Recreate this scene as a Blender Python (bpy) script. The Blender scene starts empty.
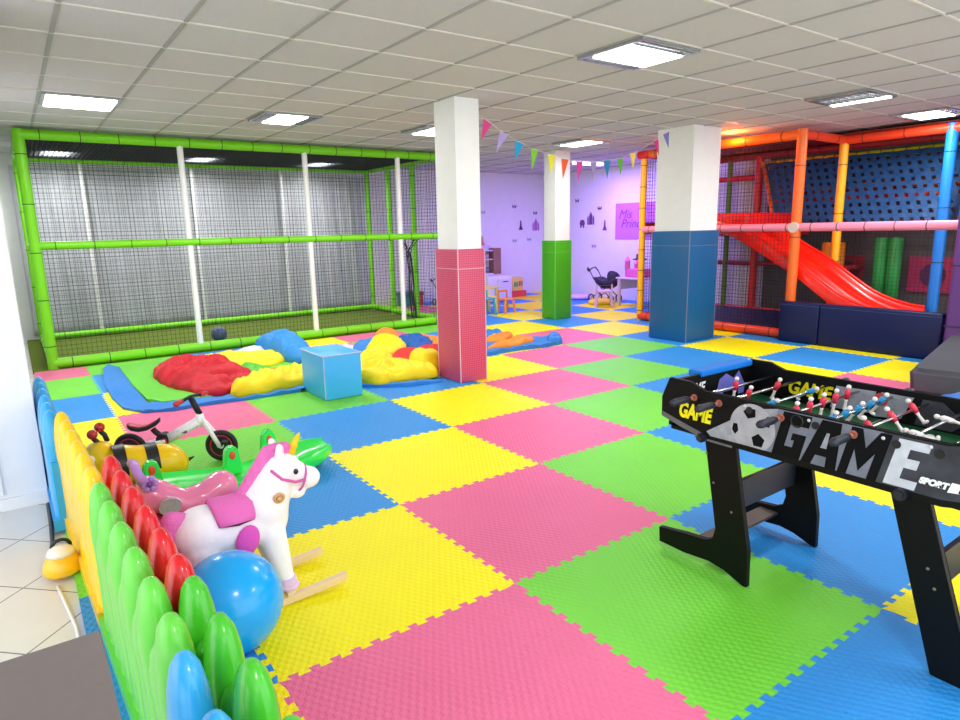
import bpy, bmesh, math, random
from mathutils import Vector, Matrix, noise
random.seed(7)
PI=math.pi
scene=bpy.context.scene
COL=scene.collection

# ---------------------------------------------------------------- materials
def lin(c):
    return tuple(((v/255)/12.92 if v/255<=.04045 else ((v/255+.055)/1.055)**2.4) for v in c)
MATS={}
def mat(name,rgb,rough=.5,spec=.5,metal=0,noise_amt=0,noise_scale=8,bump=0,bump_scale=60,trans=0,emit=0,sub=0,coat=0):
    if name in MATS: return MATS[name]
    m=bpy.data.materials.new(name); m.use_nodes=True; nt=m.node_tree
    b=nt.nodes['Principled BSDF']; c=lin(rgb)
    b.inputs['Base Color'].default_value=(*c,1); b.inputs['Roughness'].default_value=rough
    b.inputs['Specular IOR Level'].default_value=spec; b.inputs['Metallic'].default_value=metal
    if trans: b.inputs['Transmission Weight'].default_value=trans
    if coat: b.inputs['Coat Weight'].default_value=coat
    if emit:
        b.inputs['Emission Color'].default_value=(*c,1); b.inputs['Emission Strength'].default_value=emit
    tc=nt.nodes.new('ShaderNodeTexCoord')
    n=nt.nodes.new('ShaderNodeTexNoise'); n.inputs['Scale'].default_value=noise_scale; n.inputs['Detail'].default_value=3
    nt.links.new(tc.outputs['Object'],n.inputs['Vector'])
    na=noise_amt or .04
    mx=nt.nodes.new('ShaderNodeMix'); mx.data_type='RGBA'
    mx.inputs['A'].default_value=(*[v*(1-na) for v in c],1); mx.inputs['B'].default_value=(*[min(1,v*(1+na)) for v in c],1)
    nt.links.new(n.outputs['Fac'],mx.inputs['Factor']); nt.links.new(mx.outputs['Result'],b.inputs['Base Color'])
    if bump:
        n2=nt.nodes.new('ShaderNodeTexNoise'); n2.inputs['Scale'].default_value=bump_scale
        nt.links.new(tc.outputs['Object'],n2.inputs['Vector'])
        bp=nt.nodes.new('ShaderNodeBump'); bp.inputs['Strength'].default_value=bump; bp.inputs['Distance'].default_value=.01
        nt.links.new(n2.outputs['Fac'],bp.inputs['Height']); nt.links.new(bp.outputs['Normal'],b.inputs['Normal'])
    MATS[name]=m; return m

def N(nt,t,**k):
    n=nt.nodes.new(t)
    for a,v in k.items(): setattr(n,a,v)
    return n
def math_node(nt,op,a,b=None):
    n=N(nt,'ShaderNodeMath',operation=op)
    for i,v in enumerate((a,b)):
        if v is None: continue
        if isinstance(v,(int,float)): n.inputs[i].default_value=v
        else: nt.links.new(v,n.inputs[i])
    return n.outputs[0]

def mat_foam(name,rgb,rough=.5,k=210):
    """EVA foam mat with raised diamond tread"""
    m=mat(name,rgb,rough,.28,noise_amt=.05,noise_scale=3); nt=m.node_tree; b=nt.nodes['Principled BSDF']
    g=N(nt,'ShaderNodeNewGeometry'); s=N(nt,'ShaderNodeSeparateXYZ'); nt.links.new(g.outputs['Position'],s.inputs[0])
    u=math_node(nt,'ADD',s.outputs[0],s.outputs[1]); v=math_node(nt,'SUBTRACT',s.outputs[0],s.outputs[1])
    a=math_node(nt,'SINE',math_node(nt,'MULTIPLY',s.outputs[0],k)); c=math_node(nt,'SINE',math_node(nt,'MULTIPLY',s.outputs[1],k*.62))
    h=math_node(nt,'MULTIPLY',a,c)
    h=math_node(nt,'MULTIPLY',h,2.5)
    h=math_node(nt,'MINIMUM',math_node(nt,'MAXIMUM',h,-1),1)
    bp=N(nt,'ShaderNodeBump'); bp.inputs['Strength'].default_value=.55; bp.inputs['Distance'].default_value=.0016
    nt.links.new(h,bp.inputs['Height']); nt.links.new(bp.outputs['Normal'],b.inputs['Normal'])
    return m

def mat_ceiling():
    m=mat('ceiling_tile',(198,196,202),.9,.2,noise_amt=.1,noise_scale=90,bump=.25,bump_scale=260); return m
def mat_ceramic():
    m=mat('ceramic_floor',(222,218,212),.25,.5,noise_amt=.06,noise_scale=5); nt=m.node_tree; b=nt.nodes['Principled BSDF']
    g=N(nt,'ShaderNodeNewGeometry'); mp=N(nt,'ShaderNodeMapping'); mp.inputs['Rotation'].default_value=(0,0,math.radians(45)); mp.inputs['Location'].default_value=(-.268,-.119,0)
    nt.links.new(g.outputs['Position'],mp.inputs[0])
    br=N(nt,'ShaderNodeTexBrick'); br.offset=0; br.inputs['Scale'].default_value=1; br.inputs['Mortar Size'].default_value=.003
    br.inputs['Brick Width'].default_value=.394; br.inputs['Row Height'].default_value=.394; br.inputs['Mortar Smooth'].default_value=0
    nt.links.new(mp.outputs[0],br.inputs['Vector'])
    src=b.inputs['Base Color'].links[0].from_socket
    nt.links.new(src,br.inputs['Color1']); nt.links.new(src,br.inputs['Color2']); br.inputs['Mortar'].default_value=(*lin((120,116,112)),1)
    nt.links.new(br.outputs['Color'],b.inputs['Base Color']); return m

def mat_pad_pattern(name,rgb,rgb2):
    """vinyl pad with small diagonal lattice print"""
    m=mat(name,rgb,.4,.4); nt=m.node_tree; b=nt.nodes['Principled BSDF']
    g=N(nt,'ShaderNodeNewGeometry'); s=N(nt,'ShaderNodeSeparateXYZ'); nt.links.new(g.outputs['Position'],s.inputs[0])
    h=math_node(nt,'ADD',s.outputs[0],s.outputs[1])
    a=math_node(nt,'SINE',math_node(nt,'MULTIPLY',math_node(nt,'ADD',h,s.outputs[2]),150)); c=math_node(nt,'SINE',math_node(nt,'MULTIPLY',math_node(nt,'SUBTRACT',h,s.outputs[2]),150))
    f=math_node(nt,'GREATER_THAN',math_node(nt,'MULTIPLY',a,c),.25)
    mx=N(nt,'ShaderNodeMix',data_type='RGBA'); mx.inputs['B'].default_value=(*lin(rgb2),1)
    nt.links.new(b.inputs['Base Color'].links[0].from_socket,mx.inputs['A']); nt.links.new(f,mx.inputs['Factor'])
    nt.links.new(mx.outputs['Result'],b.inputs['Base Color']); return m

FOAM={'pink':mat_foam('foam_pink',(232,110,152)),'green':mat_foam('foam_green',(118,214,62)),
      'blue':mat_foam('foam_blue',(46,144,222)),'yellow':mat_foam('foam_yellow',(250,238,0))}

# ---------------------------------------------------------------- mesh builder
ORG={}
class MB:
    def __init__(s): s.bm=bmesh.new(); s.mi=0
    def _set(s,fs):
        for f in fs: f.material_index=s.mi
    def box(s,x0,x1,y0,y1,z0,z1,bev=0,M=None):
        r=bmesh.ops.create_cube(s.bm,size=1); vs=r['verts']
        for v in vs: v.co=Vector(((x0+x1)/2+v.co.x*(x1-x0),(y0+y1)/2+v.co.y*(y1-y0),(z0+z1)/2+v.co.z*(z1-z0)))
        fs=set(f for v in vs for f in v.link_faces)
        if bev:
            es=set(e for v in vs for e in v.link_edges)
            rb=bmesh.ops.bevel(s.bm,geom=list(es),offset=bev,segments=3,affect='EDGES',profile=.5)
            fs=set(f for f in rb['faces']); vs=set(v for f in fs for v in f.verts)
            fs=set(f for v in vs for f in v.link_faces); vs=set(v for f in fs for v in f.verts)
        if M is not None:
            for v in vs: v.co=M@v.co
        s._set(fs); return s
    def cyl(s,a,b,r,r2=None,seg=16,caps=True):
        a=Vector(a);b=Vector(b);r2=r if r2 is None else r2
        d=(b-a).normalized(); t=d.orthogonal().normalized(); u=d.cross(t)
        A=[];B=[]
        for i in range(seg):
            q=2*PI*i/seg; o=t*math.cos(q)+u*math.sin(q)
            A.append(s.bm.verts.new(a+o*r)); B.append(s.bm.verts.new(b+o*r2))
        fs=[s.bm.faces.new((A[i],A[(i+1)%seg],B[(i+1)%seg],B[i])) for i in range(seg)]
        if caps: fs+=[s.bm.faces.new(A[::-1]),s.bm.faces.new(B)]
        s._set(fs); return s
    def tube(s,pts,r,seg=10,closed=False):
        """r: number or list"""
        pts=[Vector(p) for p in pts]; n=len(pts); rs=r if isinstance(r,(list,tuple)) else [r]*n
        rings=[]; t=None
        for i,p in enumerate(pts):
            d=(pts[(i+1)%n]-pts[i-1]) if closed else (pts[min(i+1,n-1)]-pts[max(i-1,0)])
            d.normalize()
            t=d.orthogonal().normalized() if t is None else (t-d*t.dot(d)).normalized()
            u=d.cross(t)
            rings.append([s.bm.verts.new(p+(t*math.cos(2*PI*k/seg)+u*math.sin(2*PI*k/seg))*rs[i]) for k in range(seg)])
        fs=[]
        for i in range(n if closed else n-1):
            A=rings[i];B=rings[(i+1)%n]
            for k in range(seg): fs.append(s.bm.faces.new((A[k],A[(k+1)%seg],B[(k+1)%seg],B[k])))
        if not closed: fs+=[s.bm.faces.new(rings[0][::-1]),s.bm.faces.new(rings[-1])]
        s._set(fs); return s
    def torus(s,c,axis,R,r,seg=32,rs=8):
        c=Vector(c);d=Vector(axis).normalized();t=d.orthogonal().normalized();u=d.cross(t)
        return s.tube([c+(t*math.cos(2*PI*i/seg)+u*math.sin(2*PI*i/seg))*R for i in range(seg)],r,rs,True)
    def ell(s,c,r,M=None,seg=20,rings=12):
        if isinstance(r,(int,float)): r=(r,r,r)
        x=bmesh.ops.create_uvsphere(s.bm,u_segments=seg,v_segments=rings,radius=1)
        T=Matrix.Translation(c)@(M.to_4x4() if M else Matrix())@Matrix.Diagonal((*r,1))
        for v in x['verts']: v.co=T@v.co
        s._set(set(f for v in x['verts'] for f in v.link_faces)); return s
    def prism(s,poly,h,M):
        """poly 2D outline in local XY, extruded h along local Z, placed with matrix M"""
        A=[s.bm.verts.new(M@Vector((x,y,0))) for x,y in poly]; B=[s.bm.verts.new(M@Vector((x,y,h))) for x,y in poly]
        n=len(poly); fs=[s.bm.faces.new(A[::-1]),s.bm.faces.new(B)]
        fs+=[s.bm.faces.new((A[i],A[(i+1)%n],B[(i+1)%n],B[i])) for i in range(n)]
        s._set(fs); return s
    def lathe(s,prof,c=(0,0,0),seg=24,M=None,sx=1,sy=1):
        """prof: (r,z) list"""
        c=Vector(c); rings=[]
        for r,z in prof:
            if r<1e-6: rings.append([s.bm.verts.new(c+Vector((0,0,z)))])
            else: rings.append([s.bm.verts.new(c+Vector((r*sx*math.cos(2*PI*k/seg),r*sy*math.sin(2*PI*k/seg),z))) for k in range(seg)])
        fs=[]
        for A,B in zip(rings,rings[1:]):
            for k in range(seg):
                if len(A)==1 and len(B)==1: break
                if len(A)==1: fs.append(s.bm.faces.new((A[0],B[(k+1)%seg],B[k])))
                elif len(B)==1: fs.append(s.bm.faces.new((A[k],A[(k+1)%seg],B[0])))
                else: fs.append(s.bm.faces.new((A[k],A[(k+1)%seg],B[(k+1)%seg],B[k])))
        if len(rings[0])>1: fs.append(s.bm.faces.new(rings[0][::-1]))
        if len(rings[-1])>1: fs.append(s.bm.faces.new(rings[-1]))
        if M is not None:
            for v in set(v for R in rings for v in R): v.co=M@v.co
        s._set(fs); return s
    def sweep(s,rows,close_ends=True):
        """rows: list of equal-length closed loops of points"""
        R=[[s.bm.verts.new(p) for p in row] for row in rows]; n=len(R[0]); fs=[]
        for A,B in zip(R,R[1:]):
            for k in range(n): fs.append(s.bm.faces.new((A[k],A[(k+1)%n],B[(k+1)%n],B[k])))
        if close_ends: fs+=[s.bm.faces.new(R[0][::-1]),s.bm.faces.new(R[-1])]
        s._set(fs); return s
    def lump(s,outline,h,z0=0,wr=.25,ws=6,seed=0,p=2.2,rings=12,tilt=(0,0),fold=0,fd=1.57,ff=4.5):
        """crumpled cloth heap over a star-shaped ground outline"""
        pts=outline
        # resample with smoothing
        n=len(pts); out=[]
        for i in range(n):
            a,b,c,d=[Vector((*pts[(i+k-1)%n],0)) for k in range(4)]
            for t in [k_/9 for k_ in range(9)]:
                out.append(.5*((2*b)+(c-a)*t+(2*a-5*b+4*c-d)*t*t+(3*b-a-3*c+d)*t**3))
        cx=sum((q for q in out),Vector())/len(out)
        rows=[]
        for k in range(rings+1):
            f=1-k/rings
            if k==rings: break
            row=[]
            for q in out:
                w=cx+(q-cx)*f
                e=1-f**p
                a_=seed*1.3; uu=w.x*math.cos(a_)+w.y*math.sin(a_); vv=-w.x*math.sin(a_)+w.y*math.cos(a_)
                nz=noise.noise(Vector((uu*ws,vv*ws*.45,seed)))+.55*(.5-2*abs(noise.noise(Vector((uu*ws*2.6,vv*ws*.9,seed+9)))))
                fu=w.x*math.cos(fd)+w.y*math.sin(fd)
                z=h*(e**.42)*(1+wr*nz*1.8)
                if fold: z-=h*fold*min(1,e*2)*(1-abs(math.sin(ff*(fu+.07*noise.noise(Vector((w.x*5,w.y*5,seed+3))))*PI)))**2.2+ (w.x-cx.x)*tilt[0]*e+(w.y-cx.y)*tilt[1]*e
                row.append(Vector((w.x+.25*h*nz*wr,w.y+.25*h*nz*wr,z0+max(z,.003*k))))
            rows.append(row)
        R=[[s.bm.verts.new(p_) for p_ in row] for row in rows]; m=len(R[0]); fs=[]
        top=s.bm.verts.new(Vector((cx.x,cx.y,z0+h)))
        for A,B in zip(R,R[1:]):
            for k in range(m): fs.append(s.bm.faces.new((A[k],A[(k+1)%m],B[(k+1)%m],B[k])))
        for k in range(m): fs.append(s.bm.faces.new((R[-1][k],R[-1][(k+1)%m],top)))
        fs.append(s.bm.faces.new(R[0][::-1]))
        s._set(fs); return s
    def build(s,name,m,parent=None,smooth=False,org=None,remesh=0,angle=None,sub=0):
        bm=s.bm
        bmesh.ops.recalc_face_normals(bm,faces=bm.faces)
        me=bpy.data.meshes.new(name)
        o0=Vector((0,0,0))
        if parent is not None:
            o0=ORG.get(parent.name,Vector())
        oo=Vector(org) if org is not None else (o0 if parent is not None else Vector())
        bmesh.ops.translate(bm,vec=-oo,verts=bm.verts)
        bm.to_mesh(me); bm.free()
        ob=bpy.data.objects.new(name,me); COL.objects.link(ob)
        if remesh:
            md=ob.modifiers.new('r','REMESH'); md.mode='VOXEL'; md.voxel_size=remesh; md.use_smooth_shade=True
            sm=ob.modifiers.new('s','SMOOTH'); sm.iterations=6; sm.factor=.6
            dg=bpy.context.evaluated_depsgraph_get(); me2=bpy.data.meshes.new_from_object(ob.evaluated_get(dg))
            ob.modifiers.clear(); ob.data=me2; me=me2; smooth=True; angle=None
        ms=m if isinstance(m,(list,tuple)) else [m]
        me.materials.clear()
        for q in ms: me.materials.append(q)
        if smooth:
            for f in me.polygons: f.use_smooth=True
            if angle is not None:
                try: me.set_sharp_from_angle(angle=math.radians(angle))
                except Exception: pass
        if parent is not None: ob.parent=parent; ob.location=oo-o0
        else: ob.location=oo
        ORG[ob.name]=oo
        return ob

def tag(o,label=None,cat=None,group=None,kind=None):
    if label: o['label']=label
    if cat: o['category']=cat
    if group: o['group']=group
    if kind: o['kind']=kind
    return o
def empty(name,loc,label,cat,group=None,rz=0):
    o=bpy.data.objects.new(name,None); COL.objects.link(o); o.location=loc; o.rotation_euler=(0,0,rz)
    o.empty_display_size=.1; ORG[o.name]=Vector(loc); tag(o,label,cat,group); return o
def local_empty(name,label,cat,group=None):
    """thing built around its own origin and moved afterwards"""
    return empty(name,(0,0,0),label,cat,group)
def kids(o): return [c for c in bpy.data.objects if c.parent==o]
def copy_tree(o,parent=None):
    c=o.copy(); COL.objects.link(c)
    if parent is not None: c.parent=parent
    for ch in kids(o): copy_tree(ch,c)
    return c
def struct(o,kind='structure'): o['kind']=kind; return o
def text_mesh(txt,size,M,name,m,parent,extrude=.001,bold=.0,shear=0,xs=1.0,align='CENTER'):
    cu=bpy.data.curves.new('t','FONT'); cu.body=txt; cu.size=size; cu.extrude=extrude; cu.offset=bold; cu.shear=shear
    cu.align_x=align; cu.align_y='CENTER'
    ob=bpy.data.objects.new('t',cu); COL.objects.link(ob)
    dg=bpy.context.evaluated_depsgraph_get(); me=bpy.data.meshes.new_from_object(ob.evaluated_get(dg))
    bpy.data.objects.remove(ob)
    me.transform(Matrix.Diagonal((xs,1,1,1))); me.transform(M)
    o0=ORG.get(parent.name,Vector()) if parent is not None else Vector()
    me.transform(Matrix.Translation(-o0)); me.materials.clear(); me.materials.append(m)
    o=bpy.data.objects.new(name,me); COL.objects.link(o)
    if parent is not None: o.parent=parent
    ORG[o.name]=o0
    return o
def frame(o,x,y,z):
    """matrix with local X,Y,Z axes and origin o"""
    return Matrix(((x[0],y[0],z[0],o[0]),(x[1],y[1],z[1],o[1]),(x[2],y[2],z[2],o[2]),(0,0,0,1)))
def net_panel(o,u,v,cell=.05,t=.0045,depth=None,sag=0):
    """woven net of square threads on the plane o + a*u + b*v"""
    mb=MB(); o=Vector(o);u=Vector(u);v=Vector(v); lu=u.length; lv=v.length; un=u/lu; vn=v/lv
    h=t/2
    def strand(a,b,w):
        d=(b-a).normalized(); nrm=un.cross(vn).normalized(); sd=d.cross(nrm)
        q=[a+sd*h+nrm*h,a-sd*h+nrm*h,a-sd*h-nrm*h,a+sd*h-nrm*h]; r=[x+(b-a) for x in q]
        A=[mb.bm.verts.new(x) for x in q];B=[mb.bm.verts.new(x) for x in r]
        for k in range(4): mb.bm.faces.new((A[k],A[(k+1)%4],B[(k+1)%4],B[k]))
    nu=int(lu/cell); nv=int(lv/cell)
    for i in range(nu+1): strand(o+un*(lu*i/nu),o+un*(lu*i/nu)+v,0)
    for j in range(nv+1): strand(o+vn*(lv*j/nv),o+vn*(lv*j/nv)+u,0)
    return mb
# ---------------------------------------------------------------- palette
WHITE=mat('white_paint',(240,240,240),.55,.3,bump=.05)
WALLW=mat('wall_paint',(238,238,240),.7,.2,bump=.08,bump_scale=30)
LIME=mat('lime_foam_sleeve',(122,212,24),.38,.4)
GRN=mat('green_vinyl',(70,160,30),.4)
BLACK=mat('black_plastic',(18,18,20),.4)
TIE=mat('cable_tie_black',(20,24,20),.5)
NETD=mat('dark_net_cord',(44,48,52),.8)
TBLK=mat('black_laminate',(8,8,10),.5,.18)
RED=mat('red_plastic',(238,30,12),.25,.5,coat=.2)
H=2.62
# ---------------------------------------------------------------- setting
m=MB(); m.box(-4.2,8.6,-4.2,9.6,-.10,-.02); struct(m.build('floor',mat_ceramic()))
m=MB(); m.box(-4.2,8.6,-4.2,9.6,H,H+.1); struct(m.build('ceiling',mat_ceiling()))
# suspended grid
g=MB()
for k in range(-7,15):
    x=.03+.6*k; g.box(x-.012,x+.012,-4.2,9.5,H-.006,H+.002)
struct(g.build('trim_3',mat('grid_grey',(158,158,158),.5,.3))); g=MB()
for k in range(-9,14):
    y=1.57+.6*k; g.box(-4.2,8.5,y-.007,y+.007,H-.007,H+.001)
struct(g.build('trim_1',mat('grid_metal',(214,212,206),.4,.4))); 
# walls
m=MB(); m.box(-4.2,8.6,9.45,9.6,-.02,H); struct(m.build('wall_back',WALLW))
m=MB(); m.box(8.45,8.6,-4.2,9.45,-.02,H); struct(m.build('wall_right',WALLW))
m=MB(); m.box(-1.95,-1.66,2.7,9.45,-.02,H); struct(m.build('wall_left',WALLW))
# white projecting wall beside the fence
m=MB(); m.box(-4.2,-1.535,2.33,2.7,-.02,H,.004); struct(m.build('wall_front',WALLW))
m=MB(); m.box(-4.2,-1.733,2.318,2.33,.07,H-.3,.003); struct(m.build('trim_2',WHITE))
m=MB(); m.box(-4.2,-1.53,2.31,2.33,-.02,.05,.003); struct(m.build('baseboard_left',WHITE))
# columns
def column(name,x0,x1,y0,y1,hp,padm,label,edge):
    t=empty(name,((x0+x1)/2,(y0+y1)/2,0),label,'column')
    p=.022
    m=MB(); m.box(x0+p,x1-p,y0+p,y1-p,hp-.0,H); m.build('shaft',WHITE,t)
    # four padded panels: two big corner halves
    m=MB(); m.box(x0,x1,y0,y1,0,hp,.012); a=m.build('pad',padm,t,True,angle=40)
    m=MB()
    for (ex,ey) in ((x0,y0),(x1,y0),(x0,y1)):
        m.cyl((ex+.004,ey+.004,.0),(ex+.004,ey+.004,hp),.005,seg=8)
    m.build('corner_seam',edge,t)
    m=MB(); m.box(x0-.001,x1+.001,y0-.001,y1+.001,hp-.185,hp-.18); m.build('seam',edge,t)
    return t
column('padded_column',1.835,2.145,3.11,3.50,1.275,mat_pad_pattern('pink_pad',(196,66,104),(216,98,128)),'white column padded with pink lattice-patterned vinyl beside the crumpled inflatable',mat('pink_seam',(225,190,205),.4))
column('padded_column',5.22,5.80,3.07,3.65,1.385,mat('blue_pad',(20,92,146),.4,.4,noise_amt=.05),'thickest white column wrapped in dark blue padding, in front of the net play frame',mat('brown_seam',(130,120,140),.4))
column('padded_column',5.45,5.80,5.75,6.06,1.255,mat('green_pad',(72,170,30),.4,.4,noise_amt=.05),'slim white column with green padding, farthest of the three columns',mat('green_seam',(120,200,90),.4))

# ---------------------------------------------------------------- foam mats
def edge_pts(a,b):
    """zig-zag dovetail line from lattice point a to b (always in + direction)"""
    a=Vector(a);b=Vector(b);d=(b-a);L=d.length;d.normalize();n=Vector((-d.y,d.x)); K=13;p=L/K;e=.011
    out=[a]
    for k in range(K):
        s0=k*p
        if k==0 : seq=[(.55,-e),(.42,e),(1.0-.08,e),(.87,-e)]
        else: seq=[(.05,-e),(.45,-e),(.38,e),(.92,e),(.87,-e)]
        if k==K-1: seq=seq[:2]
        for s_,o_ in seq: out.append(a+d*(s0+s_*p)+n*o_)
    out.append(b)
    return out
def colour(i,j):
    if i>=5: return 'yellow' if (i+j)%2 else 'blue'
    return ['pink','green','blue','yellow'][(i-j)%4]
XMIN,YMIN=-1.49,-2.0
def cell_bounds(i,j):
    return max(i,XMIN),min(i+1,8.44),max(j,YMIN),min(j+1,9.44)
MARK=[((0,3),'the blue cube'),((5,3),'the dark blue column'),((5,5),'the green column'),((0,-1),"the games table's near foot"),((-1,2),'the balance bike')]
mats={}
def mat_ok(i,j):
    if i<4 and j>=6 and not (j==6): return False
    if i>=6 and j<0: return False
    if j>=5 and i<4 and j>6: return False
    return True
WORD=['no','one','two','three','four','five','six']
def steps(n,pos,neg):
    a=abs(n); w=WORD[a] if a<7 else str(a)
    return f"{w} {pos if n>0 else neg}"
for i in range(-2,9):
    for j in range(-2,10):
        if not mat_ok(i,j): continue
        x0,x1,y0,y1=cell_bounds(i,j)
        if i<4 and j==6: y1=6.62
        if x1-x0<.05 or y1-y0<.05: continue
        L=[]
        fullx=(x0==i and x1==i+1); fully=(y0==j and y1==j+1)
        bot=edge_pts((x0,y0),(x1,y0)) if fullx and j>YMIN else [Vector((x0,y0)),Vector((x1,y0))]
        top=edge_pts((x0,y1),(x1,y1)) if fullx and y1==j+1 else [Vector((x0,y1)),Vector((x1,y1))]
        rgt=edge_pts((x1,y0),(x1,y1)) if fully and x1==i+1 else [Vector((x1,y0)),Vector((x1,y1))]
        lft=edge_pts((x0,y0),(x0,y1)) if fully and x0==i else [Vector((x0,y0)),Vector((x0,y1))]
        poly=bot+rgt[1:]+top[::-1][1:]+lft[::-1][1:-1]
        cx,cy=(x0+x1)/2,(y0+y1)/2
        mb=MB(); mb.prism([(p.x,p.y) for p in poly],.0195,Matrix.Translation((0,0,-.0195)))
        c=colour(i,j); o=mb.build('foam_mat',FOAM[c],org=(cx,cy,0))
        mats[(i,j)]=o
        mk=min(MARK,key=lambda q:abs(q[0][0]-i)+abs(q[0][1]-j))
        di,dj=i-mk[0][0],j-mk[0][1]
        if di==0 and dj==0: lab=f"{c} puzzle-edged foam mat under {mk[1]}"
        else:
            w=[]
            if di: w.append(steps(di,'rightward','leftward'))
            if dj: w.append(steps(dj,'backward','forward'))
            lab=f"{c} foam mat "+' and '.join(w)+f" of {mk[1]}'s"
        tag(o,lab,'floor mat','interlocking foam mats covering the play floor')
# green turf inside the ball cage
m=MB(); m.box(-1.5,4.02,6.63,9.44,-.02,.0); tf=m.build('turf',mat('turf',(104,122,50),.95,.1,noise_amt=.35,noise_scale=120,bump=.6,bump_scale=300)); tag(tf,'dark green artificial turf carpet inside the netted ball cage','turf')

# ---------------------------------------------------------------- ceiling lights
LF=mat('louver_metal',(170,172,176),.25,.5,metal=.7)
DIFF=mat('lamp_tube',(255,255,252),.5,emit=6)
def ceiling_light(x,y,label,group,watts=16,w=.3,off=0,wy=.53):
    t=empty('ceiling_light',(x+.3,y+.3,H),label,'ceiling light',group)
    m=MB()
    for a in ((x+.01,x+.03,y+.01,y+.59),(x+.57,x+.59,y+.01,y+.59),(x+.03,x+.57,y+.01,y+.03),(x+.03,x+.57,y+.57,y+.59)): m.box(*a,H-.028,H-.004)
    m.box(x+.01,x+.59,y+.01,y+.59,H-.005,H-.001)
    m.build('housing',LF,t)
    m=MB()
    for k in range(8):
        yy=y+.06+.07*k; m.box(x+.03,x+.57,yy-.0015,yy+.0015,H-.024,H-.006)
    for xx in (x+.3+off-w/2,x+.3+off+w/2): m.box(xx-.002,xx+.002,y+.03,y+.57,H-.024,H-.006)
    m.build('louver',LF,t)
    m=MB(); m.box(x+.3+off-w/2+.005,x+.3+off+w/2-.005,y+.3-wy/2,y+.3+wy/2,H-.036,H-.025); m.build('diffuser',DIFF,t)
    ld=bpy.data.lights.new('panel_lamp','AREA'); ld.shape='RECTANGLE'; ld.size=max(.04,w-.02); ld.size_y=wy-.01; ld.energy=watts; ld.color=(1,.99,1)
    lo=bpy.data.objects.new('lamp',ld); COL.objects.link(lo); lo.parent=t; lo.location=(off,0,-.045)
    return t
G1='recessed louvered ceiling lights'
for x,y,l in [(-1.17,4.57,'recessed ceiling light above the near left corner of the netted cage'),(.63,4.57,'recessed ceiling light in front of the netted cage, second from the left'),
  (1.83,.97,'largest recessed ceiling light, nearest the viewer at top centre'),(4.83,.97,'ceiling light with open louvres before the slide frame'),(6.63,.97,'small-looking bright ceiling light above the slide frame, farthest right'),
  (2.43,4.57,'ceiling light half hidden behind the pink padded column'),(4.83,4.57,'ceiling light above the green padded column'),
  (-1.17,8.17,'ceiling light seen through the cage roof net at the far left'),(.63,8.17,'ceiling light seen through the cage roof net, second from the left'),(2.43,8.17,'ceiling light seen through the cage roof net at the middle')]:
    ceiling_light(x,y,l,G1,watts=(30 if y>8 else 16),w={(-1.17,4.57):.52,(1.83,.97):.52,(4.83,.97):.07,(6.63,.97):.5}.get((x,y),.3),off=.2 if (x,y)==(4.83,.97) else 0,wy={(1.83,.97):.34,(6.63,.97):.34}.get((x,y),.53))
for x,y in [(-1.17,-2.63),(1.83,-2.63),(4.83,-2.63)]:
    ceiling_light(x,y,'recessed ceiling light behind the viewer','recessed ceiling lights behind the viewer')

# ---------------------------------------------------------------- green net cage
def foam_post(parent,a,b,m,r=.05,bands=True,name='post',step=.5,bm_=None,seg=16):
    q=MB(); q.cyl(a,b,r,seg=seg); o=q.build(name,m,parent,True,angle=50)
    if bands:
        a=Vector(a);b=Vector(b); L=(b-a).length; n=max(1,int(L/step)); q=MB(); d=(b-a)/L
        for k in range(1,n+1):
            c=a+d*(L*(k-.5)/n); q.cyl(c-d*.004,c+d*.004,r+.0035,seg=seg)
        q.build('strap',bm_ or TIE,o)
    return o
X0,X1,Y0,Y1=-1.3,3.95,6.7,9.2; ZT=2.54
cage=empty('net_cage',(X0,Y0,0),'lime green tubular ball cage with black netting and white poles','cage')
for (x,y) in ((X0,Y0),(X1,Y0),(X1,Y1),(X1,8.38),(X1,7.55),(X0,Y1)):
    foam_post(cage,(x,y,.0),(x,y,ZT+.05),LIME,.055 if y==Y0 else .045)
for z,r in ((.06,.06),(1.37,.045),(ZT,.055)):
    foam_post(cage,(X0,Y0,z),(X1,Y0,z),LIME,r,name='rail',step=.36)
for z,r in ((.06,.045),(ZT,.05)):
    foam_post(cage,(X0,Y1,z),(X1,Y1,z),LIME,r,name='rail')
    foam_post(cage,(X1,Y0,z),(X1,Y1,z),LIME,r,name='rail'); foam_post(cage,(X0,Y0,z),(X0,Y1,z),LIME,r,name='rail')
foam_post(cage,(X1,Y0,1.37),(X1,Y1,1.37),LIME,.035,name='rail')
foam_post(cage,(X0,Y0,1.37),(X0,Y1,1.37),WHITE,.02,name='rail',bands=False)
for x in (.28,1.82,3.22):
    m=MB(); m.cyl((x,Y0+.0,.10),(x,Y0,1.33),.036); m.cyl((x,Y0,1.41),(x,Y0,ZT-.04),.036); m.build('pole',WHITE,cage,True,angle=50)
for x in (-.55,.95,2.37):
    m=MB(); m.cyl((x,Y1+.06,.02),(x,Y1+.06,ZT),.03); m.build('pole',WHITE,cage,True,angle=50)
for o,u,v,c,t in [((X0,Y0-.0,.1),(X1-X0,0,0),(0,0,1.23),.05,.003),((X0,Y0,1.41),(X1-X0,0,0),(0,0,ZT-1.45),.05,.003),
   ((X0,Y1,.1),(X1-X0,0,0),(0,0,ZT-.15),.05,.003),((X0,Y0,.1),(0,Y1-Y0,0),(0,0,ZT-.15),.05,.003),((X1,Y0,.1),(0,Y1-Y0,0),(0,0,ZT-.15),.05,.003)]:
    net_panel(o,u,v,c,t).build('net',NETD,cage)
net_panel((X0,Y0,ZT),(X1-X0,0,0),(0,Y1-Y0,0),.05,.0065).build('roof_net',NETD,cage)
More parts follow.
